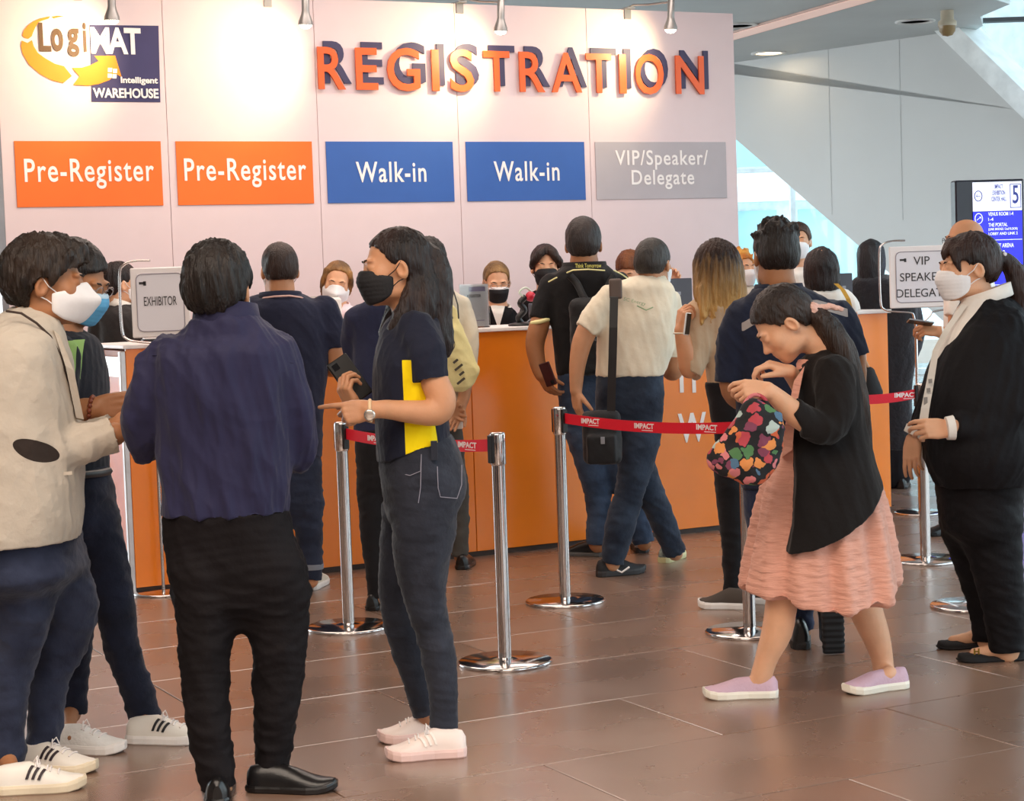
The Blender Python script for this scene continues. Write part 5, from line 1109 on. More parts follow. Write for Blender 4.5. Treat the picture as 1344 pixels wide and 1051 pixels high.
# ---- man with the cream tote bag
beige = cloth('pale beige shirt', '#d9cdb8')
P = Person('man in a pale beige shirt and grey trousers carrying a cream tote bag', 10.0, (600, 745), SK['tan'], 1.25)
H = P.head(564, 347, 8, 0, 0, 1.05); P.par(hair(H, P.root, MATS['hair black short'], 'crop', .008, seed=71, thick=.016, amp=.005)); P.neck(566, 376)
L = [(372, 552, 582, .9), (382, 540, 598), (396, 534, 608), (430, 536, 612), (475, 540, 612), (520, 544, 610), (556, 546, 608)]
top(P, L, 5, [[(604, 400, 30, 0), (614, 430, 28, -.02), (616, 462, 26, -.04), (612, 500, 22, -.08)], [(538, 400, 30, 0), (528, 440, 28, 0), (530, 480, 26, -.02), (545, 510, 22, -.1)]], beige, 'shirt', seed=72, h=.0085)
P.limb([(613, 495, 18, -.08), (609, 520, 16, -.12), (605, 532, 14, -.14)]); P.hand(605, 531, -.15, (-.45, 0, -.85), (0, -1, .1), 1, curl=(.4, .45, .5, .5), sc_=.9); P.limb([(545, 505, 18, -.1), (570, 530, 16, -.13)]); P.hand(572, 532, -.14, (.9, 0, -.3), (0, -1, .1), -1)
MB().box(W(590, 557, 9.86), (.14, .02, .05), bev=.006).build('shirt_tail', wsh, P.root)
bottoms(P, [(552, 548, 606), (590, 546, 610), (625, 548, 612)], 5, [[(601, 630, 30), (603, 680, 27), (604, 728, 25)], [(562, 630, 30), (562, 680, 27), (562, 728, 25)]], cloth('grey trouser cloth', '#4b4844'), seed=73)
foot(P, (606, 748), 6, .26, 'dress', MATS['black leather'], MATS['black leather'], ankle=W(604, 730, 10.0)); foot(P, (562, 748), 2, .26, 'dress', MATS['black leather'], MATS['black leather'], ankle=W(562, 730, 10)); P.body(); P.fix()
tb = empty('tote_bag', W(598, 520, 9.76)); tag(tb, 'cream canvas tote bag with faded print slung on a back beside the register card', 'bag')
tm = cloth('cream canvas', '#e6d79a', bump=.4)
S = SDF(); pp = [W(x, y, 9.80) for x, y in ((574, 412), (598, 402), (608, 432), (628, 486), (612, 508), (586, 516), (576, 470))]
S.chain([W(585, 415, 9.80), W(592, 450, 9.78), W(602, 492, 9.78)], [PX(17, 9.8), PX(20, 9.8), PX(24, 9.8)], .03, squash=(np.array([0, 1, 0]), .35), per=4); S.chain([W(600, 440, 9.80), W(619, 484, 9.79)], [PX(11, 9.8), PX(11, 9.8)], .04, squash=(np.array([0, 1, 0]), .35)); S.chain([W(580, 460, 9.80), W(586, 502, 9.80)], [PX(9, 9.8), PX(12, 9.8)], .04, squash=(np.array([0, 1, 0]), .35))
garment('sack', S, .008, tm, tb, [dwr(.006, 12, 12, 4)])
for dx in (0, 16): MB().tube([W(572+dx, 372, 9.93), W(580+dx, 384, 9.83), W(588+dx*.8, 400, 9.78), W(594+dx*.5, 418, 9.76)], .004, 6).build('strap', blk, tb)
ink = mat('faded print ink', '#4a4238', .8)
MB().tube([W(590+7*math.cos(t), 452+9*math.sin(t), 9.712) for t in np.linspace(0, 2*PI, 19)], .002, 5, False).build('print', ink, tb)
for x, y, w_ in ((598, 474, .03), (602, 482, .05), (606, 490, .03), (605, 500, .05)): MB().box(W(x, y, 9.712), (w_, .002, .012), (.8, 0, .6), (0, 1, 0), (-.6, 0, .8)).build('print', ink, tb)
finish(tb)
# ---- man with backpack
blkp = cloth('black polo knit', '#161416'); cstripe = mat('cream stripe print', '#efe6a8', .6)
P = Person('tall man seen from behind in a black polo with cream piping wearing a backpack', 10.25, (770, 728), SK['brown'], 1.25)
H = P.head(766, 322, 4, 2, 0, 1.12); P.par(hair(H, P.root, hairmat('hair soft black', '#1a1413', '#352a27'), 'crop', .0075, thick=.014, seed=77, amp=.003, nape=-.06)); P.neck(768, 352, r=.062)
L = [(344, 744, 788, .9), (351, 734, 800), (362, 722, 812), (378, 716, 818), (410, 720, 816), (455, 726, 810), (492, 730, 806)]
top(P, L, 3, [[(726, 374, 36, 0), (716, 398, 36, 0), (709, 421, 32, -.02)], [(810, 374, 36, 0), (818, 398, 34, 0), (822, 421, 32, 0)]], blkp, 'polo_shirt', seed=78, h=.0085); collar(P, 767, 350, 54, .05, blkp, 3, gap=25)
MB().tube([W(698, 424, 10.20), W(709, 422, 10.15), W(720, 419, 10.20)], .012, 8).build('sleeve_band', cstripe, P.root)
text('lettering', 'Think Tomorrow', W(772, 348.5, 10.055), PX(34, 10.1), .022, mat('cream lettering', '#e8e070', .6), P.root, np.array([1, 0, -.02]), UP, np.array([0, -1., 0]), .001)
MB().tube([W(x, y, Y) for x, y, Y in ((744, 358, 10.13), (752, 354.5, 10.09), (772, 353.5, 10.07), (794, 355, 10.09))], .004, 5).build('piping', MATS['cream stripe print'], P.root); MB().tube([W(x, y, Y) for x, y, Y in ((720, 370, 10.16), (731, 364, 10.13))], .004, 5).build('piping', MATS['cream stripe print'], P.root); MB().tube([W(x, y, Y) for x, y, Y in ((806, 355, 10.11), (816, 360, 10.14), (826, 367, 10.2))], .004, 5).build('piping', MATS['cream stripe print'], P.root)
P.limb([(715, 405, 24, 0), (707, 430, 27, -.03), (702, 452, 25, -.03), (706, 478, 21, -.04), (711, 492, 18, -.05)]); P.hand(711, 492, -.05, (.45, -.1, -.9), (.7, .5, .1), -1, curl=(.5, .55, .6, .6), sc_=1.0); P.limb([(820, 405, 24), (826, 450, 22), (822, 485, 18, -.02)]); P.hand(822, 485, -.02, (-.3, 0, -1), (-.7, .5, 0), 1)
bottoms(P, [(487, 731, 808), (520, 732, 812), (550, 736, 814)], 2, [[(765, 560, 54), (777, 610, 44), (786, 660, 36), (785, 705, 34)], [(800, 560, 46), (818, 620, 42), (834, 670, 34), (843, 704, 30)]], denim('mid blue jeans', '#232e42', '#3f4e66'), 'jeans', seed=79)
foot(P, (792, 730), -62, .26, 'dress', MATS['black leather'], mat('grey sole', '#5b5856', .7), ankle=W(785, 706, 10.25)); foot(P, (843, 726), 0, .26, 'sneaker', mat('grey mesh', '#7f7f84', .8, col2='#c9c9cc', vscale=50), MATS['dark sole'] if 'dark sole' in MATS else mat('dark sole', '#2c2a2c', .6), ankle=W(843, 706, 10.25)); P.body(); P.fix()
bp_ = empty('backpack', W(778, 500, 10.0)); tag(bp_, 'black backpack on the back of the tall man in black', 'bag'); nyl = cloth('black nylon', '#1b1a1c', rough=.6)
S = SDF(); S.box(W(779, 440, 10.03), (.125, .07, .20), r=.05, k=.01); S.box(W(780, 468, 9.96), (.09, .03, .10), r=.03, k=.02)
garment('pack', S, .009, nyl, bp_, [dwr(.005, 12, 12, 5)])
for a, b, c_, d_ in (((748, 362, 10.10), (757, 372, 10.09), (764, 386, 10.05), (770, 396, 10.03)), ((806, 362, 10.10), (800, 372, 10.09), (794, 386, 10.05), (790, 396, 10.03))): MB().tube(catmull([W(*a), W(*b), W(*c_), W(*d_)], 4), .020, 8).build('shoulder_strap', nyl, bp_)
MB().tube([W(774, 398, 10.02)+UP*0, W(776, 391, 10.0), W(783, 391, 10.0), W(785, 398, 10.02)], .006, 6).build('grab_handle', nyl, bp_); MB().tube([W(762, 452, 9.925), W(780, 446, 9.925), W(798, 452, 9.925)], .003, 5).build('zipper', mat('zip grey', '#4a484a', .4), bp_); finish(bp_)
slab(W(719, 491, 10.15), .13, .07, .012, (.3, 0, -.9), (-.6, -.8, 0), mat('maroon wallet', '#3b1216', .35), 'wallet', 'dark red phone wallet held low by the backpack man', 'wallet')
# ---- man in the white polo
wp_ = cloth('ivory polo knit', '#e4d8c2', bump=.3)
P = Person('man in an ivory polo and blue jeans walking along the counter', 9.55, (806, 757), SK['tan'], 1.2)
H = P.head(858, 348, 28, 3, 0, 1.02); P.par(hair(H, P.root, hairmat('hair greying crop', '#1b1614', '#4a4440'), 'crop', .0075, thick=.010, seed=81, amp=.0025, nape=-.045)); P.neck(850, 380, r=.058); P.par(mask(H, P.root, MATS['white mask']))
L = [(360, 832, 866, .95), (367, 814, 876), (377, 798, 884), (392, 790, 888), (420, 785, 888), (455, 783, 884), (480, 782, 877), (494, 782, 872)]
top(P, L, 14, [[(800, 392, 38, -.02), (783, 414, 38, -.04), (769, 434, 34, -.05)], [(878, 396, 34, .05), (885, 430, 33, .06), (887, 470, 28, .06)]], wp_, 'polo_shirt', seed=82, h=.008, amp=.006); collar(P, 850, 367, 46, .035, wp_, 20, gap=30)
gi = mat('green print ink', '#8fa67c', .7)
text('lettering', 'SC Energy', W(833, 396, 9.375), PX(30, 9.4), .022, gi, P.root, np.array([.96, .06, -.25]), np.array([.25, 0, .96]), np.array([0, -1., 0]), .001)
MB().tube([W(836, 401, 9.375), W(848, 407, 9.38), W(857, 403, 9.39)], .003, 5).build('swoosh', gi, P.root)
P.limb([(778, 420, 26, -.04), (765, 446, 27, -.05), (758, 478, 22, -.06), (756, 512, 16, -.07)]); P.hand(756, 513, -.07, (.05, -.05, -1), (.8, .4, 0), -1, curl=(.3, .35, .4, .4)); P.limb([(884, 440, 22, .06), (887, 482, 22, .07), (880, 489, 20, .16), (868, 476, 16, .28)]); P.hand(868, 474, .29, (-.5, .9, .2), (0, .2, -1), -1)
bottoms(P, [(488, 783, 870), (520, 781, 872), (550, 783, 870), (565, 788, 868)], 12, [[(840, 572, 58, 0), (834, 612, 48, 0), (825, 650, 42, 0), (814, 690, 42, 0), (806, 728, 32, 0)], [(822, 572, 56, .08), (842, 625, 46, .14), (862, 665, 38, .20), (876, 700, 32, .26)]], denim('blue black jeans', '#1a2130', '#303b4c'), 'jeans', seed=83)
foot(P, (784, 757), 0, .265, 'sneaker', mat('black running mesh', '#16161b', .7), MATS['dark sole'], toe=(834, 752), ankle=W(806, 728, 9.55)); shoe(P.root, G(870, 739), G(912, 722), 'sneaker', .27, up=mat('teal grey mesh', '#3a4a50', .7, col2='#a8b8b0', vscale=40), sole=mat('lime sole', '#d8d2a0', .6)); P.body(); P.fix()
MB_ = MB().tube([W(810, 748, 9.47), W(816, 751, 9.46), W(826, 744, 9.47)], .005, 5).build('shoe_mark', wtxt, P.root); MB_.matrix_parent_inverse = P.inv
sb = empty('shoulder_bag', W(790, 610, 9.36)); tag(sb, 'black shoulder bag with padded strap hanging behind the ivory polo', 'bag')
S = SDF(); S.box(W(790, 574, 9.36), (.098, .045, .135), r=.04, k=.01); S.box(W(790, 590, 9.31), (.075, .02, .075), r=.02, k=.015); garment('bag_body', S, .008, nyl, sb, [dwr(.004, 12, 12, 6)])
MB().rings([[W(x-5.5, y, Y), W(x+5.5, y, Y), W(x+5.5, y, Y+.004), W(x-5.5, y, Y+.004)] for x, y, Y in ((808, 366, 9.52), (807, 374, 9.40), (806, 390, 9.34), (805, 430, 9.325), (804, 470, 9.325), (803, 500, 9.33), (802, 540, 9.34))], True, True, False).build('strap', blk, sb)
S = SDF(); S.box(W(808, 379, 9.355), (.032, .012, .05), r=.01); garment('strap_pad', S, .006, mat('brown strap pad', '#5a4a42', .6), sb)
MB().box(W(791, 578, 9.27), (.02, .004, .035), bev=.001).build('badge', mat('grey badge', '#8a8a90', .5), sb); finish(sb)
# ---- woman with ombre hair
cardi = cloth('beige jacket cloth', '#bda184', var=.05)
P = Person('woman with brown to blond hair in a beige jacket facing the counter', 8.6, (955, 798), SK['warm'], 1.15)
H = P.head(940, 350, -14, 2, 0, 1.0, female=True); oh = hairmat('hair ombre', '#1f100c', '#3a2218', (H['c'][2]-.20, H['c'][2]+.05), '#c99a5a')
S = SDF(); S.zl([(-.235, .015, -.06, .060, .030, 0), (-.19, .005, -.055, .105, .050, 0), (-.13, .0, -.045, .122, .075, 0), (-.06, 0, -.030, .118, .098, 0), (.02, 0, -.018, .108, .108, 0), (.075, 0, -.016, .088, .092, 0), (.108, 0, -.016, .055, .06, 0), (.130, 0, -.016, .012, .015, 0)], n=2.0)
for q in (-.09, -.05, .03, .08): S.chain([(q, -.07, -.1), (q*1.05, -.08, -.19), (q*1.2, -.07, -.26)], [.03, .022, .006], .01)
S.fncut(lambda X, Y, Z: (np.interp(Y, [-.2, .045, .07, .11], [-.4, -.3, .05, .065])-Z)*.7+0*X)
P.wear('hair', S, .0065, oh, [lambda V: .003*(np.sin(np.arctan2(V[:, 0], V[:, 1]+.05)*24+3*np.sin(V[:, 2]*12))+.7*np.sin(np.arctan2(V[:, 0], V[:, 1]+.05)*43+2*np.sin(V[:, 2]*9)))], post=lambda V: V@(H['A']*H['s']).T+H['c'])
P.neck(940, 392); 
L = [(388, 915, 968, .85), (398, 906, 982), (410, 901, 990), (440, 912, 990), (475, 924, 988), (510, 928, 988), (548, 942, 990)]
top(P, L, -12, [[(920, 412, 44, -.02), (914, 445, 42, -.05), (908, 482, 38, -.08), (905, 492, 32, -.09)], [(982, 412, 40, .02), (990, 450, 38, .05), (988, 485, 32, .12)]], cardi, 'jacket', seed=85, h=.0075, amp=.006, arms=False, hem=(W(921, 509, 8.6), (-.75, 0, -1)))
P.limb([(918, 415, 30, -.02), (912, 450, 28, -.05), (905, 484, 26, -.09), (900, 460, 24, -.10), (894, 434, 18, -.10)]); P.hand(893, 433, -.10, (.12, .0, 1), (.9, .3, 0), -1, curl=(.8, .95, 1.05, 1.1), sc_=.95, tang=.5); P.limb([(982, 415, 30, .02), (990, 455, 26, .06), (986, 490, 22, .15), (970, 480, 17, .3)]); P.hand(970, 478, .3, (-.5, .8, .2), (0, .2, -1), -1)
MB().tube([W(894, 437, 8.50)+np.array([.033*math.cos(t), .030*math.sin(t), 0]) for t in np.linspace(0, 2*PI, 17)], .004, 5).build('bracelet', mat('pale bracelet', '#e6dcc8', .4), P.root)
bottoms(P, [(500, 924, 986, .74), (540, 931, 990, .74), (580, 938, 994, .68), (605, 940, 996, .6)], -8, [[(958, 620, 46), (961, 670, 40), (963, 730, 32), (962, 780, 29)], [(982, 620, 44, .08), (984, 700, 36, .1), (985, 785, 29, .1)]], chino, seed=86)
taupe = mat('taupe knit sneaker', '#4b4038', .8)
foot(P, (985, 799), 0, .24, 'sneaker', taupe, MATS['white sole'], toe=(919, 797), ankle=W(963, 780, 8.6)); foot(P, (1016, 792), 0, .24, 'sneaker', taupe, MATS['white sole'], toe=(955, 790), ankle=W(988, 785, 8.7)); P.body(); P.fix()
slab(W(902, 425, 8.42), .10, .05, .009, (.15, 0, 1), (-.85, .5, 0), mat('white phone case', '#e8e2dc', .4), 'phone', 'white cased phone in the raised hand of the blond haired woman', 'phone')
# ---- man with reflective stripe
nw = cloth('dark navy workwear', '#1b2135'); rf = mat('reflective grey tape', '#a39b98', .4)
P = Person('man with spiky hair in a navy work shirt with grey reflective band', 7.65, (1055, 850), SK['brown'], 1.05)
H = P.head(1018, 337, -8, 3, 0, 1.06); sp_ = []; rs = np.random.RandomState(3)
for i in range(90):
    a = rs.rand()*2*PI; e_ = rs.uniform(.35, 1.4); d = np.array([math.cos(a)*math.cos(e_), math.sin(a)*math.cos(e_), math.sin(e_)]); b = np.array([0, -.016, .04])+d*np.array([.08, .1, .088]); sp_.append(([b, b+d*.010+np.array([.003*rs.randn(), -.004, .003]), b+d*.020+np.array([.006*rs.randn(), -.006, .006])], [.011, .008, .003]))
P.par(hair(H, P.root, MATS['hair black short'], 'crop', .006, thick=.012, seed=91, amp=.003, nape=-.055, extra=sp_)); P.neck(1024, 380, r=.060); P.par(mask(H, P.root, MATS['blue mask'] if False else MATS['white mask']))
L = [(372, 998, 1046, .9), (381, 984, 1064), (392, 972, 1086), (406, 964, 1102), (430, 960, 1112), (470, 962, 1110), (540, 966, 1102), (600, 970, 1100), (640, 972, 1100)]
bx = [W(x, 412, 7.6)[0] for x in (950, 975, 1000, 1030, 1070, 1112, 1130)]; bz = [W(x, y, 7.55)[2] for x, y in ((950, 440), (975, 428), (1000, 412), (1030, 402), (1070, 399), (1112, 411), (1130, 418))]
top(P, L, 3, [[(976, 416, 52, 0), (963, 452, 50, 0), (960, 502, 46, 0)], [(1098, 416, 50, 0), (1110, 440, 50, 0), (1122, 470, 42, 0)]], [nw, rf], 'work_shirt', seed=92, h=.0075, fmat=lambda c: np.minimum.reduce([.017-np.abs(c[:, 2]-np.interp(c[:, 0], bx, bz)), 7.66-c[:, 1], bx[-2]-c[:, 0], c[:, 0]-bx[1]+.01])); collar(P, 1022, 378, 58, .035, nw, 0)
P.limb([(962, 480, 34), (962, 512, 32, .03), (978, 528, 27, .12), (1000, 530, 22, .22)]); P.hand(1000, 528, .22, (.5, .8, .1), (0, .2, -1), 1); P.limb([(1118, 462, 32), (1124, 500, 26, .08), (1106, 520, 20, .22)]); P.hand(1106, 518, .22, (-.5, .8, .1), (0, .2, -1), -1)
bottoms(P, [(632, 974, 1098), (670, 976, 1098), (700, 982, 1096)], 3, [[(1030, 710, 60), (1044, 760, 48), (1050, 800, 40), (1052, 828, 36)], [(1076, 710, 60), (1084, 750, 48, -.02), (1090, 790, 40, -.12)]], denim('deep blue jeans', '#1b2238', '#2c3552'), 'jeans', seed=93)
foot(P, (1052, 853), 4, .28, 'boot', MATS['black leather'], mat('black rubber', '#161416', .6), tall=.8, ankle=W(1052, 828, 7.65))
# raised boot: sole turned to the lens
S = SDF(); c = W(1092, 812, 7.42); S.box(c+np.array([0, .045, -.01]), (.042, .055, .105), r=.035, k=.01); S.chain([c+np.array([0, .07, .05]), W(1090, 786, 7.54)], [.045, .050], .03); P.wear('boot', S, .0065, MATS['black leather'])
S = SDF(); S.box(c+np.array([0, -.022, -.015]), (.044, .014, .118), r=.012, k=.004); P.wear('boot_sole', S, .0055, MATS['black rubber'], [lambda V: .0015*np.sign(np.sin(V[:, 2]*260))*(V[:, 1] < c[1]-.02)])
P.body(); P.fix()
# ================================================================== people beyond and behind the counter
def simple(label, Y, px, py, yaw, skin, hairspec, rows, tyaw, sleeves, mt, x0, x1, mb_, pitch=0, roll=0, sc_=1.0, female=False, nk=None, q=1.35, seed=1, msk=None, ey=True, hem=None, fm=None, gl=False, legs=True, col=None, post=None, nr=.052):
    P = Person(label, Y, (px, gy_of(px, Y)), skin, q); H = P.head(px, py, yaw, pitch, roll, sc_, female=female)
    if hairspec: P.par(hair(H, P.root, **hairspec))
    if nk: P.neck(*nk, r=nr)
    if msk: P.par(mask(H, P.root, **msk))
    if ey: eyes(H, P.root)
    if gl: P.par(glasses(H, P.root, gl))
    top(P, rows, tyaw, sleeves, mt, 'jacket', h=.0085, seed=seed, fmat=fm)
    if post: post(P, H)
    if legs:
        L = rows[-1]; legs_auto(P, [(L[0]-3, x0, x1), (L[0]+PXi(.10, Y), x0-1, x1+1), (L[0]+PXi(.18, Y), x0, x1)], tyaw, mb_, x0, x1, gy_of((x0+x1)/2, Y), MATS['black leather'])
    P.body(); P.fix(); return P
def arms_down(x0, x1, y0, Y, w=.115, bend=.0):
    a = PXi(1, Y)
    return [[(x0, y0, a*w), (x0-a*.03, y0+a*.27, a*w*.85, bend), (x0, y0+a*.50, a*w*.6, bend*2)], [(x1, y0, a*w), (x1+a*.03, y0+a*.27, a*w*.85, bend), (x1, y0+a*.50, a*w*.6, bend*2)]]
def frontopen(x, Y, zt, half, zl0):
    cx = W(x, (zt+zl0)/2, Y)[0]; z1 = W(x, zt, Y)[2]; z0 = W(x, zl0, Y)[2]
    return lambda c: np.minimum.reduce([np.clip((c[:, 2]-z0)/(z1-z0), 0, 1)*half-np.abs(c[:, 0]-cx), Y-c[:, 1], c[:, 2]-z0])
gsuit = cloth('dark grey suit cloth', '#2b2727', rough=.75)
# staff by the exhibitor sign
simple('woman in a dark suit with a pink scrunchie behind the exhibitor sign', 10.7, 159, 374, 62, SK['fair'],
       dict(m=hairmat('hair black glossy', '#120b0c', '#2a1a18'), style='pony', h=.007, thick=.010, seed=101, extra=[([(0, -.07, .085), (0, -.105, .09), (0, -.14, .05), (0, -.15, -.03), (0, -.145, -.12), (0, -.13, -.18)], [.02, .028, .038, .036, .028, .008])]),
       [(398, 142, 172, .9), (406, 130, 186), (418, 122, 196), (450, 120, 200), (500, 122, 200), (545, 124, 200)], 45, arms_down(130, 190, 420, 10.7, bend=.04), [gsuit, wsh], 124, 198, gsuit, nk=(156, 404), female=True, seed=101, msk=dict(m=MATS['white mask']),
       post=lambda P, H: (collar(P, 158, 400, 30, .045, wsh, 62, gap=15, tilt=.02), P.par(MB().tube([hp(H, (.026*math.cos(t), -.088, .085+.026*math.sin(t))) for t in np.linspace(0, 2*PI, 15)], .009, 7).build('scrunchie', mat('pink scrunchie', '#c98a98', .8), P.root))))
# masked woman with the pale pink shirt
pks_ = cloth('pale pink shirt', '#ecd6dc'); hl = hairmat('hair brown highlights', '#33211a', '#a87a45')
simple('woman with a white pointed mask and pale pink shirt behind the counter', 11.2, 442, 372, 176, SK['fair'], dict(m=hl, style='pony', h=.0075, thick=.010, seed=103, line=.088, nape=-.10, extra=[([(.07, .03, .08), (.084, .02, .0), (.078, .0, -.08)], [.016, .016, .006]), ([(-.07, .03, .08), (-.084, .02, .0), (-.078, .0, -.06)], [.016, .016, .006])]),
       [(398, 428, 456, .9), (406, 416, 470), (418, 408, 478), (440, 406, 480), (500, 408, 478), (540, 410, 476)], 180, arms_down(412, 474, 420, 11.2, bend=-.03), [pks_, MATS['skin fair']], 412, 476, gsuit, pitch=10, roll=-10, female=True, nk=(442, 402), msk=dict(m=MATS['white mask'], kn=True), seed=103, fm=frontopen(445, 11.2, 398, .035, 420),
       post=lambda P, H: collar(P, 443, 402, 30, .03, pks_, 180, gap=35, tilt=.02))
# masked woman with glasses looking down
simple('woman with glasses and a black mask looking down beside the register card', 12.0, 652, 371, 172, SK['fair'], dict(m=hairmat('hair light brown tied', '#4a3020', '#a8814e'), style='pony', h=.0075, thick=.010, seed=105, line=.086, nape=-.05),
       [(400, 638, 666, .9), (407, 626, 676), (418, 618, 680), (440, 616, 680), (500, 618, 678), (540, 620, 676)], 178, arms_down(622, 672, 420, 12.0, bend=-.05), [bsuit, wsh], 626, 684, bsuit, pitch=16, female=True, nk=(654, 402), gl='#8a7a70', seed=105, msk=dict(m=MATS['black mask'], trim=mat('white mask edge', '#ece8ea', .7)), fm=frontopen(654, 12.0, 398, .05, 432),
       post=lambda P, H: collar(P, 654, 404, 30, .03, wsh, 178, gap=35, tilt=.02))
# masked man with parted hair
simple('man with centre-parted dark hair and black mask behind the counter', 12.1, 716, 351, 176, SK['fair'], dict(m=hairmat('hair dark parted', '#1d1412', '#3f2c24'), style='short', h=.0075, thick=.018, seed=107, line=.078, nape=-.07, side=-.03, extra=[([(.006, .05, .120), (.040, .088, .085), (.080, .060, .035), (.088, .03, .0)], [.02, .026, .022, .010]), ([(-.006, .05, .120), (-.040, .088, .085), (-.080, .060, .035), (-.088, .03, .0)], [.02, .026, .022, .010])]),
       [(380, 702, 730, .9), (388, 692, 746), (400, 688, 756), (430, 688, 758), (480, 690, 756), (540, 692, 754)], 178, arms_down(694, 752, 402, 12.1, bend=-.05), [bsuit, wsh], 684, 748, bsuit, nk=(716, 386), seed=107, msk=dict(m=MATS['black mask']), fm=frontopen(716, 12.1, 380, .05, 416), sc_=1.06, pitch=4,
       post=lambda P, H: collar(P, 716, 385, 30, .03, wsh, 178, gap=35, tilt=.02))
# brown haired helper, head bent, one hand up
def s5(P, H):
    P.limb([(846, 392, 22, -.03), (868, 400, 20, -.1), (878, 384, 16, -.15)]); P.hand(879, 378, -.16, (.3, -.1, .8), (0, -1, -.3), 1, curl=(.6, .7, .8, .8))
simple('woman with reddish brown hair bent behind the man in the ivory polo', 12.4, 826, 356, 200, SK['fair'], dict(m=hairmat('hair reddish brown', '#4a2412', '#8a5026'), style='up', h=.0075, thick=.014, seed=109, line=.05),
       [(380, 812, 842, .9), (388, 800, 856), (400, 794, 862), (440, 792, 862), (500, 794, 860), (540, 796, 858)], 180, arms_down(798, 858, 404, 12.4, bend=-.05), [bsuit, wsh], 798, 858, bsuit, pitch=25, nk=(826, 386), female=True, seed=109, msk=dict(m=MATS['white mask']), post=s5)
# orange curly hair
cur = []; rs = np.random.RandomState(8)
for i in range(120):
    a = rs.rand()*2*PI; e_ = rs.uniform(-.5, 1.4); d = np.array([math.cos(a)*math.cos(e_), math.sin(a)*math.cos(e_)*.9-.15, math.sin(e_)]); b = np.array([0, -.02, .03])+d*np.array([.088, .105, .095])
    if b[1] > .055 and b[2] < .06: continue
    cur.append(([b, b+d*.012+rs.randn(3)*.010, b+d*.018+rs.randn(3)*.014], [.012, .009, .006]))
simple('person with curly orange hair beyond the counter', 12.9, 973, 354, 150, SK['fair'], dict(m=hairmat('hair orange curls', '#b5601a', '#f0ae50'), style='up', h=.0075, thick=.012, seed=111, extra=cur),
       [(374, 960, 988, .9), (382, 948, 1002), (392, 942, 1010), (430, 940, 1012), (500, 942, 1010), (545, 944, 1008)], 170, arms_down(946, 1006, 398, 12.9), cloth('oatmeal knit', '#d8cdbf'), 946, 1006, gsuit, nk=(974, 380), female=True, seed=111, msk=dict(m=MATS['white mask']))
# face above the navy work shirt
simple('man in a white mask facing the hall window side beyond the counter', 12.6, 1048, 318, 192, SK['fair'], dict(m=hairmat('hair brown parted', '#2a1b14', '#5a4030'), style='short', h=.0075, thick=.012, seed=113, line=.07, side=-.01),
       [(350, 1034, 1062, .9), (358, 1022, 1076), (370, 1016, 1082), (420, 1014, 1084), (480, 1016, 1082), (530, 1018, 1080)], 185, arms_down(1020, 1078, 374, 12.6), wsh, 1020, 1078, gsuit, nk=(1048, 352), seed=113, msk=dict(m=MATS['white mask'], strap=True))
# bob haired woman in white
def s16(P, H):
    P.limb([(1112, 408, 18), (1122, 432, 17, -.02), (1130, 456, 15, -.04)]); P.hand(1131, 457, -.04, (.12, 0, -1), (-.8, .3, 0), 1, curl=(.8, .9, 1, 1))
    MB().rings([[W(x, y, Y), W(x+6, y, Y), W(x+6, y, Y+.004), W(x, y, Y+.004)] for x, y, Y in ((1094, 372, 10.10), (1103, 380, 10.06), (1110, 392, 10.02), (1114, 408, 10.02))], True, True, False).build('lanyard', mat('mustard lanyard', '#b58a2c', .6), P.root)
    MB().box(W(1121, 424, 10.05), (.03, .04, .05), bev=.01).build('wrist_band', mat('crimson band', '#a01835', .6), P.root)
simple('woman with a black bob in a white blouse facing the counter end', 10.25, 1077, 354, -6, SK['fair'], dict(m=MATS['hair black glossy'], style='bob', h=.0075, thick=.010, seed=115),
       [(376, 1060, 1094, .9), (383, 1050, 1106), (394, 1044, 1112), (430, 1044, 1110), (480, 1048, 1106), (530, 1050, 1104)], 0, [[(1106, 392, 30), (1113, 402, 32), (1117, 412, 28)], [(1050, 392, 30), (1044, 402, 32), (1040, 412, 28)]], wsh, 1050, 1106, gsuit, nk=(1077, 384), female=True, seed=115, post=s16, ey=False, q=1.2)
# dark figure with long hair beyond the counter end
fuzz = mat('fuzzy dark jacket', '#1d1a20', .95, bump=1.0, bscale=30, sheen=.3)
def s15(P, H):
    S = SDF(); S.zl([(-.30, .0, -.05, .05, .03, 0), (-.2, 0, -.05, .082, .05, 0), (-.1, 0, -.04, .095, .08, 0), (0, 0, -.02, .100, .105, 0), (.07, 0, -.016, .09, .098, 0), (.11, 0, -.016, .06, .065, 0), (.135, 0, -.016, .012, .015, 0)], n=2.0)
    S.fncut(lambda X, Y, Z: (np.interp(Y, [-.2, .045, .07, .11], [-.4, -.3, .05, .065])-Z)*.7+0*X)
    P.wear('hair', S, .0075, hairmat('hair matte black', '#1b171a', '#2c2628'), [dwr(.004, 30, 8, 4)], post=lambda V: V@(H['A']*H['s']).T+H['c'])
simple('dark clothed person with long black hair beyond the counter end', 13.0, 1144, 339, 20, SK['tan'], None,
       [(360, 1128, 1164, .9), (368, 1118, 1182), (380, 1114, 1196), (410, 1118, 1204), (460, 1128, 1200), (520, 1138, 1196), (590, 1142, 1198)], 15, [[(1124, 390, 28), (1120, 440, 26), (1128, 480, 20)], [(1192, 396, 30), (1200, 440, 28), (1190, 480, 22, -.05), (1184, 530, 20, -.02)]], fuzz, 1146, 1196, cloth('charcoal trousers', '#1d1b20'), nk=(1146, 366), seed=117, post=s15, ey=False, female=True)
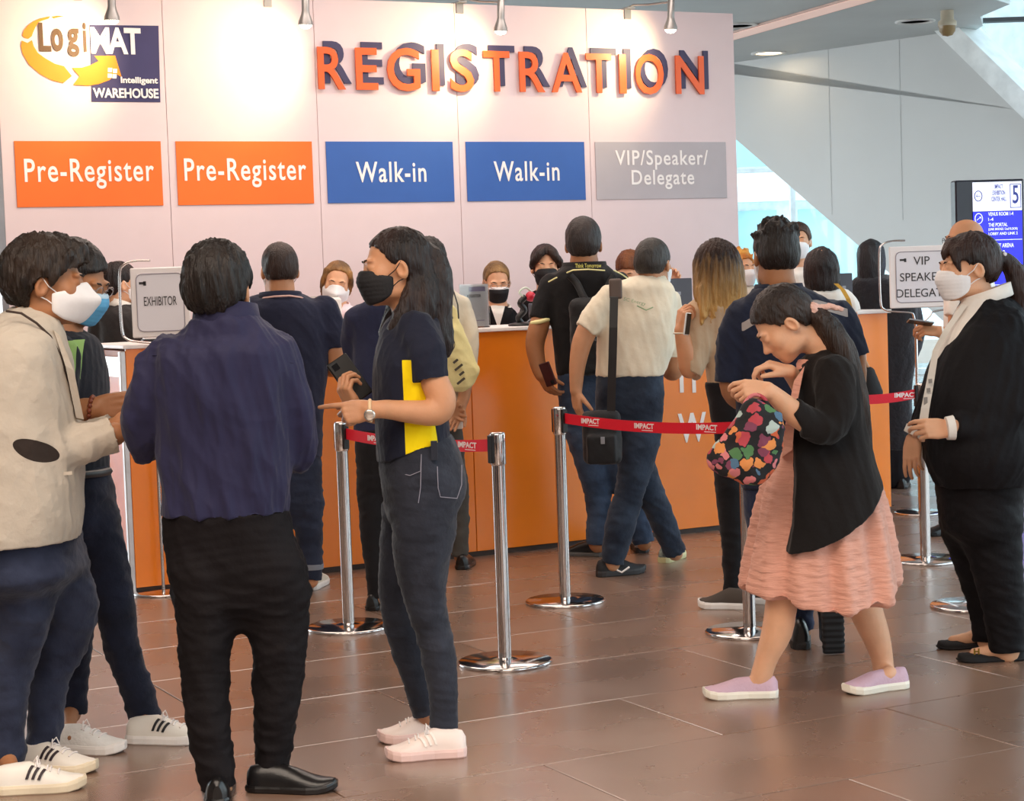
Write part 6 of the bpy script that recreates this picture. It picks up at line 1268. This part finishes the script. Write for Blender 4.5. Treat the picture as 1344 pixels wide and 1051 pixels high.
# bald man with glasses
def s14(P, H):
    P.limb([(1262, 400, 24, -.14), (1256, 425, 22, -.16), (1246, 438, 19, -.18), (1232, 435, 15, -.2)]); P.hand(1232, 435, -.2, (-1, 0, .15), (0, .7, -.7), 1, curl=(.6, .7, .8, .8), sc_=.95)
    MB().tube([W(1236, 436, 10.4)+np.array([0, .03*math.cos(t), .03*math.sin(t)]) for t in np.linspace(0, 2*PI, 13)], .006, 6).build('wristwatch', mat('white watch band', '#e8e4e0', .4), P.root)
simple('bald older man in a white short-sleeved shirt and glasses using a phone', 10.6, 1266, 317, -96, SK['warm'], None,
       [(352, 1252, 1282, .9), (362, 1244, 1296, .8), (375, 1240, 1304, .75), (420, 1240, 1308, .7), (480, 1240, 1306, .7), (560, 1240, 1304, .7)], -90, [[(1266, 382, 36, -.12), (1258, 402, 34, -.14), (1254, 417, 31, -.15)]], wsh, 1240, 1300, cloth('khaki trousers', '#77786c'), nk=(1272, 356), seed=119, msk=dict(m=MATS['white mask']), gl='#1b1714', post=s14, q=1.2)
slab(W(1208, 423, 10.38), .14, .07, .009, (-1, 0, .18), (0, .3, 1), mat('silver phone', '#a9abb0', .3, metal=.5), 'phone', 'silver phone held out by the bald man', 'phone')
# ================================================================== things on the counter and in hands
fb = empty('floral_tote', W(985, 640, 6.42)); tag(fb, 'black tote bag with colourful flower print swinging in front of the pink dress', 'bag')
fl = bpy.data.materials.new('floral fabric'); fl.use_nodes = True; N = fl.node_tree.nodes; Lk = fl.node_tree.links; b = N['Principled BSDF']; b.inputs['Roughness'].default_value = .8
t = N.new('ShaderNodeTexCoord'); v = N.new('ShaderNodeTexVoronoi'); v.inputs['Scale'].default_value = 24; v.inputs['Randomness'].default_value = .8; dn3 = N.new('ShaderNodeTexNoise'); dn3.inputs['Scale'].default_value = 26; Lk.new(t.outputs['Object'], dn3.inputs[0]); vm = N.new('ShaderNodeVectorMath'); vm.operation = 'MULTIPLY_ADD'; Lk.new(dn3.outputs['Color'], vm.inputs[0]); vm.inputs[1].default_value = (.045, .045, .045); Lk.new(t.outputs['Object'], vm.inputs[2]); Lk.new(vm.outputs[0], v.inputs[0])
r1 = N.new('ShaderNodeValToRGB'); sx_ = N.new('ShaderNodeSeparateColor'); Lk.new(v.outputs['Color'], sx_.inputs[0]); Lk.new(sx_.outputs[0], r1.inputs[0]); cr = r1.color_ramp; cr.interpolation = 'CONSTANT'
for i, (p, c) in enumerate(((0, '#b3404a'), (.16, '#d98a4a'), (.30, '#4d6e8a'), (.44, '#d0787a'), (.58, '#4f7a4c'), (.70, '#a9b9b4'), (.82, '#c9603c'), (.92, '#7a3a52'))):
    e = cr.elements[i] if i < 2 else cr.elements.new(p); e.position = p; e.color = (*lin(c), 1)
gt = N.new('ShaderNodeMath'); gt.operation = 'LESS_THAN'; Lk.new(v.outputs['Distance'], gt.inputs[0]); gt.inputs[1].default_value = .52; mxn = N.new('ShaderNodeMixRGB'); Lk.new(gt.outputs[0], mxn.inputs[0]); mxn.inputs[1].default_value = (.008, .007, .009, 1); Lk.new(r1.outputs[0], mxn.inputs[2]); Lk.new(mxn.outputs[0], b.inputs['Base Color'])
S = SDF(); Yb = 6.42
for (x, y), (x2, y2), r0, r1_ in (((990, 548), (980, 600), 24, 28), ((1010, 560), (1004, 600), 22, 22), ((966, 575), (955, 602), 20, 22), ((975, 610), (990, 622), 20, 18), ((948, 603), (940, 606), 14, 11)):
    S.chain([W(x, y, Yb), W(x2, y2, Yb)], [PX(r0, Yb), PX(r1_, Yb)], .05, smooth=False, squash=(np.array([0, 1, 0]), .75))
garment('sack', S, .007, fl, fb, [dwr(.008, 12, 12, 14)])
MB().tube(catmull([W(975, 545, 6.44), W(978, 528, 6.46), W(990, 518, 6.46), W(1004, 524, 6.46), (W(1012, 545, 6.44))], 4), .007, 8).build('handle', fl, fb); finish(fb)
hb = empty('handbag', W(1146, 530, 10.2)); tag(hb, 'black handbag with a tan strap hanging from the hand of the bob haired woman', 'bag')
S = SDF(); S.chain([W(1141, 489, 10.2), W(1145, 515, 10.2)], [PX(8, 10.2), PX(14, 10.2)], .03, squash=(np.array([0, 1, 0]), .6)); S.chain([W(1135, 491, 10.2), W(1136, 519, 10.2)], [PX(7, 10.2), PX(9, 10.2)], .03, squash=(np.array([0, 1, 0]), .6)); garment('pouch', S, .008, nyl, hb)
MB().tube([W(1134, 472, 10.2), W(1137, 477, 10.2), W(1141, 486, 10.2)], .010, 8).build('strap', mat('tan strap', '#b98a62', .5), hb); finish(hb)
# register card in an acrylic stand
uu = CU; nnv = CN; q = on_plane(622, 403, cp(0, 0, -.06), CN)
rc = empty('card_stand', np.array([q[0], q[1], CH])); tag(rc, 'white REGISTER card in a clear holder on the counter', 'sign')
s_, z_ = float((q-CA)@CU), CH+.125
ac = mat('clear acrylic', '#eef4f6', .08, trans=1.0, var=0)
MB().box(cp(s_, CH+.008, -.09), (.175, .09, .006), CU, CN).build('holder_base', ac, rc); MB().box(cp(s_, z_, -.055), (.175, .003, .235), CU, CN).build('card', mat('white card', '#f3eced', .5, var=.01), rc)
MB().box(cp(s_, z_, -.0500), (.182, .002, .243), CU, CN).build('holder_front', ac, rc)
pr_ = mat('card header print', '#b9a8c4', .6); text('lettering', 'REGISTER', cp(s_, z_+.055, -.053), .085, .016, mat('card text', '#55484e', .6), rc, CU, UP, CN, .0005, .01)
MB().box(cp(s_+.02, z_+.092, -.0525), (.10, .0006, .025), CU, CN).build('header', pr_, rc); MB().box(cp(s_, z_-.08, -.0525), (.12, .0006, .004), CU, CN).build('line', pr_, rc); finish(rc)
# gooseneck gadget with the red tip
q = on_plane(685, 428, cp(0, 0, -.10), CN); gx_ = float((q-CA)@CU); gs = empty('desk_gadget', cp(gx_, CH, -.10)); tag(gs, 'small black gadget on a bent stand with a red tip on the counter', 'gadget')
MB().lathe([(.075, 0), (.078, .006), (.07, .014), (.02, .022)], cp(gx_, CH+.003, -.10), 24).build('foot', blk, gs)
MB().tube(catmull([cp(gx_, CH+.015, -.10), cp(gx_-.02, CH+.05, -.10), cp(gx_+.015, CH+.09, -.09), cp(gx_-.012, CH+.13, -.09), cp(gx_+.02, CH+.165, -.08)], 5), .017, 10).build('stem', blk, gs)
MB().lathe([(.001, -.04), (.02, -.03), (.030, 0), (.022, .022), (.001, .03)], cp(gx_+.045, CH+.165, -.07), 16, (.3, -.9, .2)).build('red_tip', mat('red plastic', '#c4203a', .35), gs)
MB().tube(catmull([cp(gx_+.02, CH+.155, -.08), cp(gx_-.02, CH+.19, -.08), cp(gx_+.02, CH+.215, -.08), cp(gx_+.06, CH+.19, -.08)], 5), .006, 6).build('loop', mat('clear wrap', '#cfd8c8', .2), gs)
MB().tube(catmull([cp(gx_+.03, CH+.02, -.10), cp(gx_+.08, CH+.05, -.10), cp(gx_+.13, CH+.04, -.11), cp(gx_+.16, CH+.008, -.12)], 5), .004, 6).build('cable', mat('grey cable', '#8d8a90', .5), gs); finish(gs)
def monitor(x0, y0, x1, y1, off, label):
    a = on_plane(x0, y0, cp(0, 0, off), CN); b_ = on_plane(x1, y1, cp(0, 0, off), CN); c = (a+b_)/2; s0 = float((c-CA)@CU); w_ = abs(float((b_-a)@CU)); top_ = a[2]; r = empty('monitor', cp(s0, CH, off)); tag(r, label, 'monitor', 'monitors on the counter seen from behind')
    m = mat('dark grey monitor back', '#3b3a44', .45); h_ = top_-CH-.04
    MB().box(cp(s0, top_-h_/2, off), (w_, .022, h_), CU, CN, bev=.005).build('screen_back', m, r); MB().box(cp(s0, CH+h_*.3, off-.02), (.03, .02, h_*.6), CU, CN).build('neck', m, r); MB().box(cp(s0, CH+.009, off-.01), (w_*.5, .13, .010), CU, CN, bev=.003).build('foot', m, r)
    MB().box(cp(s0, CH+h_*.75, off+.012), (w_*.2, .002, .02), CU, CN).build('badge', mat('monitor badge', '#8a8a92', .4), r); finish(r)
monitor(868, 366, 908, 396, -.30, 'dark monitor back beside the ivory polo'); monitor(1094, 359, 1118, 375, -.30, 'grey monitor back right of the black bob'); monitor(694, 398, 716, 425, -.34, 'small dark monitor back near the red tipped gadget')
wbx = empty('paper_box', cp(1.55, CH, -.30)); q = on_plane(421, 387, cp(0, 0, -.25), CN); s0 = float((q-CA)@CU); wbx.location = cp(s0, CH, -.25); tag(wbx, 'white printer-like box on the counter beside the charcoal tee', 'box')
MB().box(cp(s0, CH+.105, -.25), (.18, .16, .19), CU, CN, bev=.012).build('casing', wtop, wbx); MB().box(cp(s0+.02, CH+.205, -.25), (.12, .10, .006), CU, CN).build('lid', mat('grey lid', '#b9b6b0', .5), wbx); finish(wbx)
q = on_plane(197, 444, cp(0, 0, -.12), CN); s0 = float((q-CA)@CU)
tr_ = empty('card_tray', cp(s0, CH, -.12)); tag(tr_, 'low black card tray on the counter under the EXHIBITOR sign', 'tray'); MB().box(cp(s0, CH+.014, -.12), (.085, .05, .020), CU, CN, bev=.004).build('tray', blk, tr_); MB().box(cp(s0, CH+.026, -.12), (.07, .035, .006), CU, CN).build('cards', wtop, tr_); finish(tr_)
# paper edge held by the navy shirt man
fo = MB().box(W(197, 565, 5.86), (.012, .16, .17), (.98, .1, -.1), (-.1, .98, 0), (.1, 0, .99)).build('folder', mat('white folder', '#e9e2d6', .6)); tag(fo, 'white folder edge tucked under the left arm of the navy shirted man', 'folder')
bpy.context.view_layer.update()
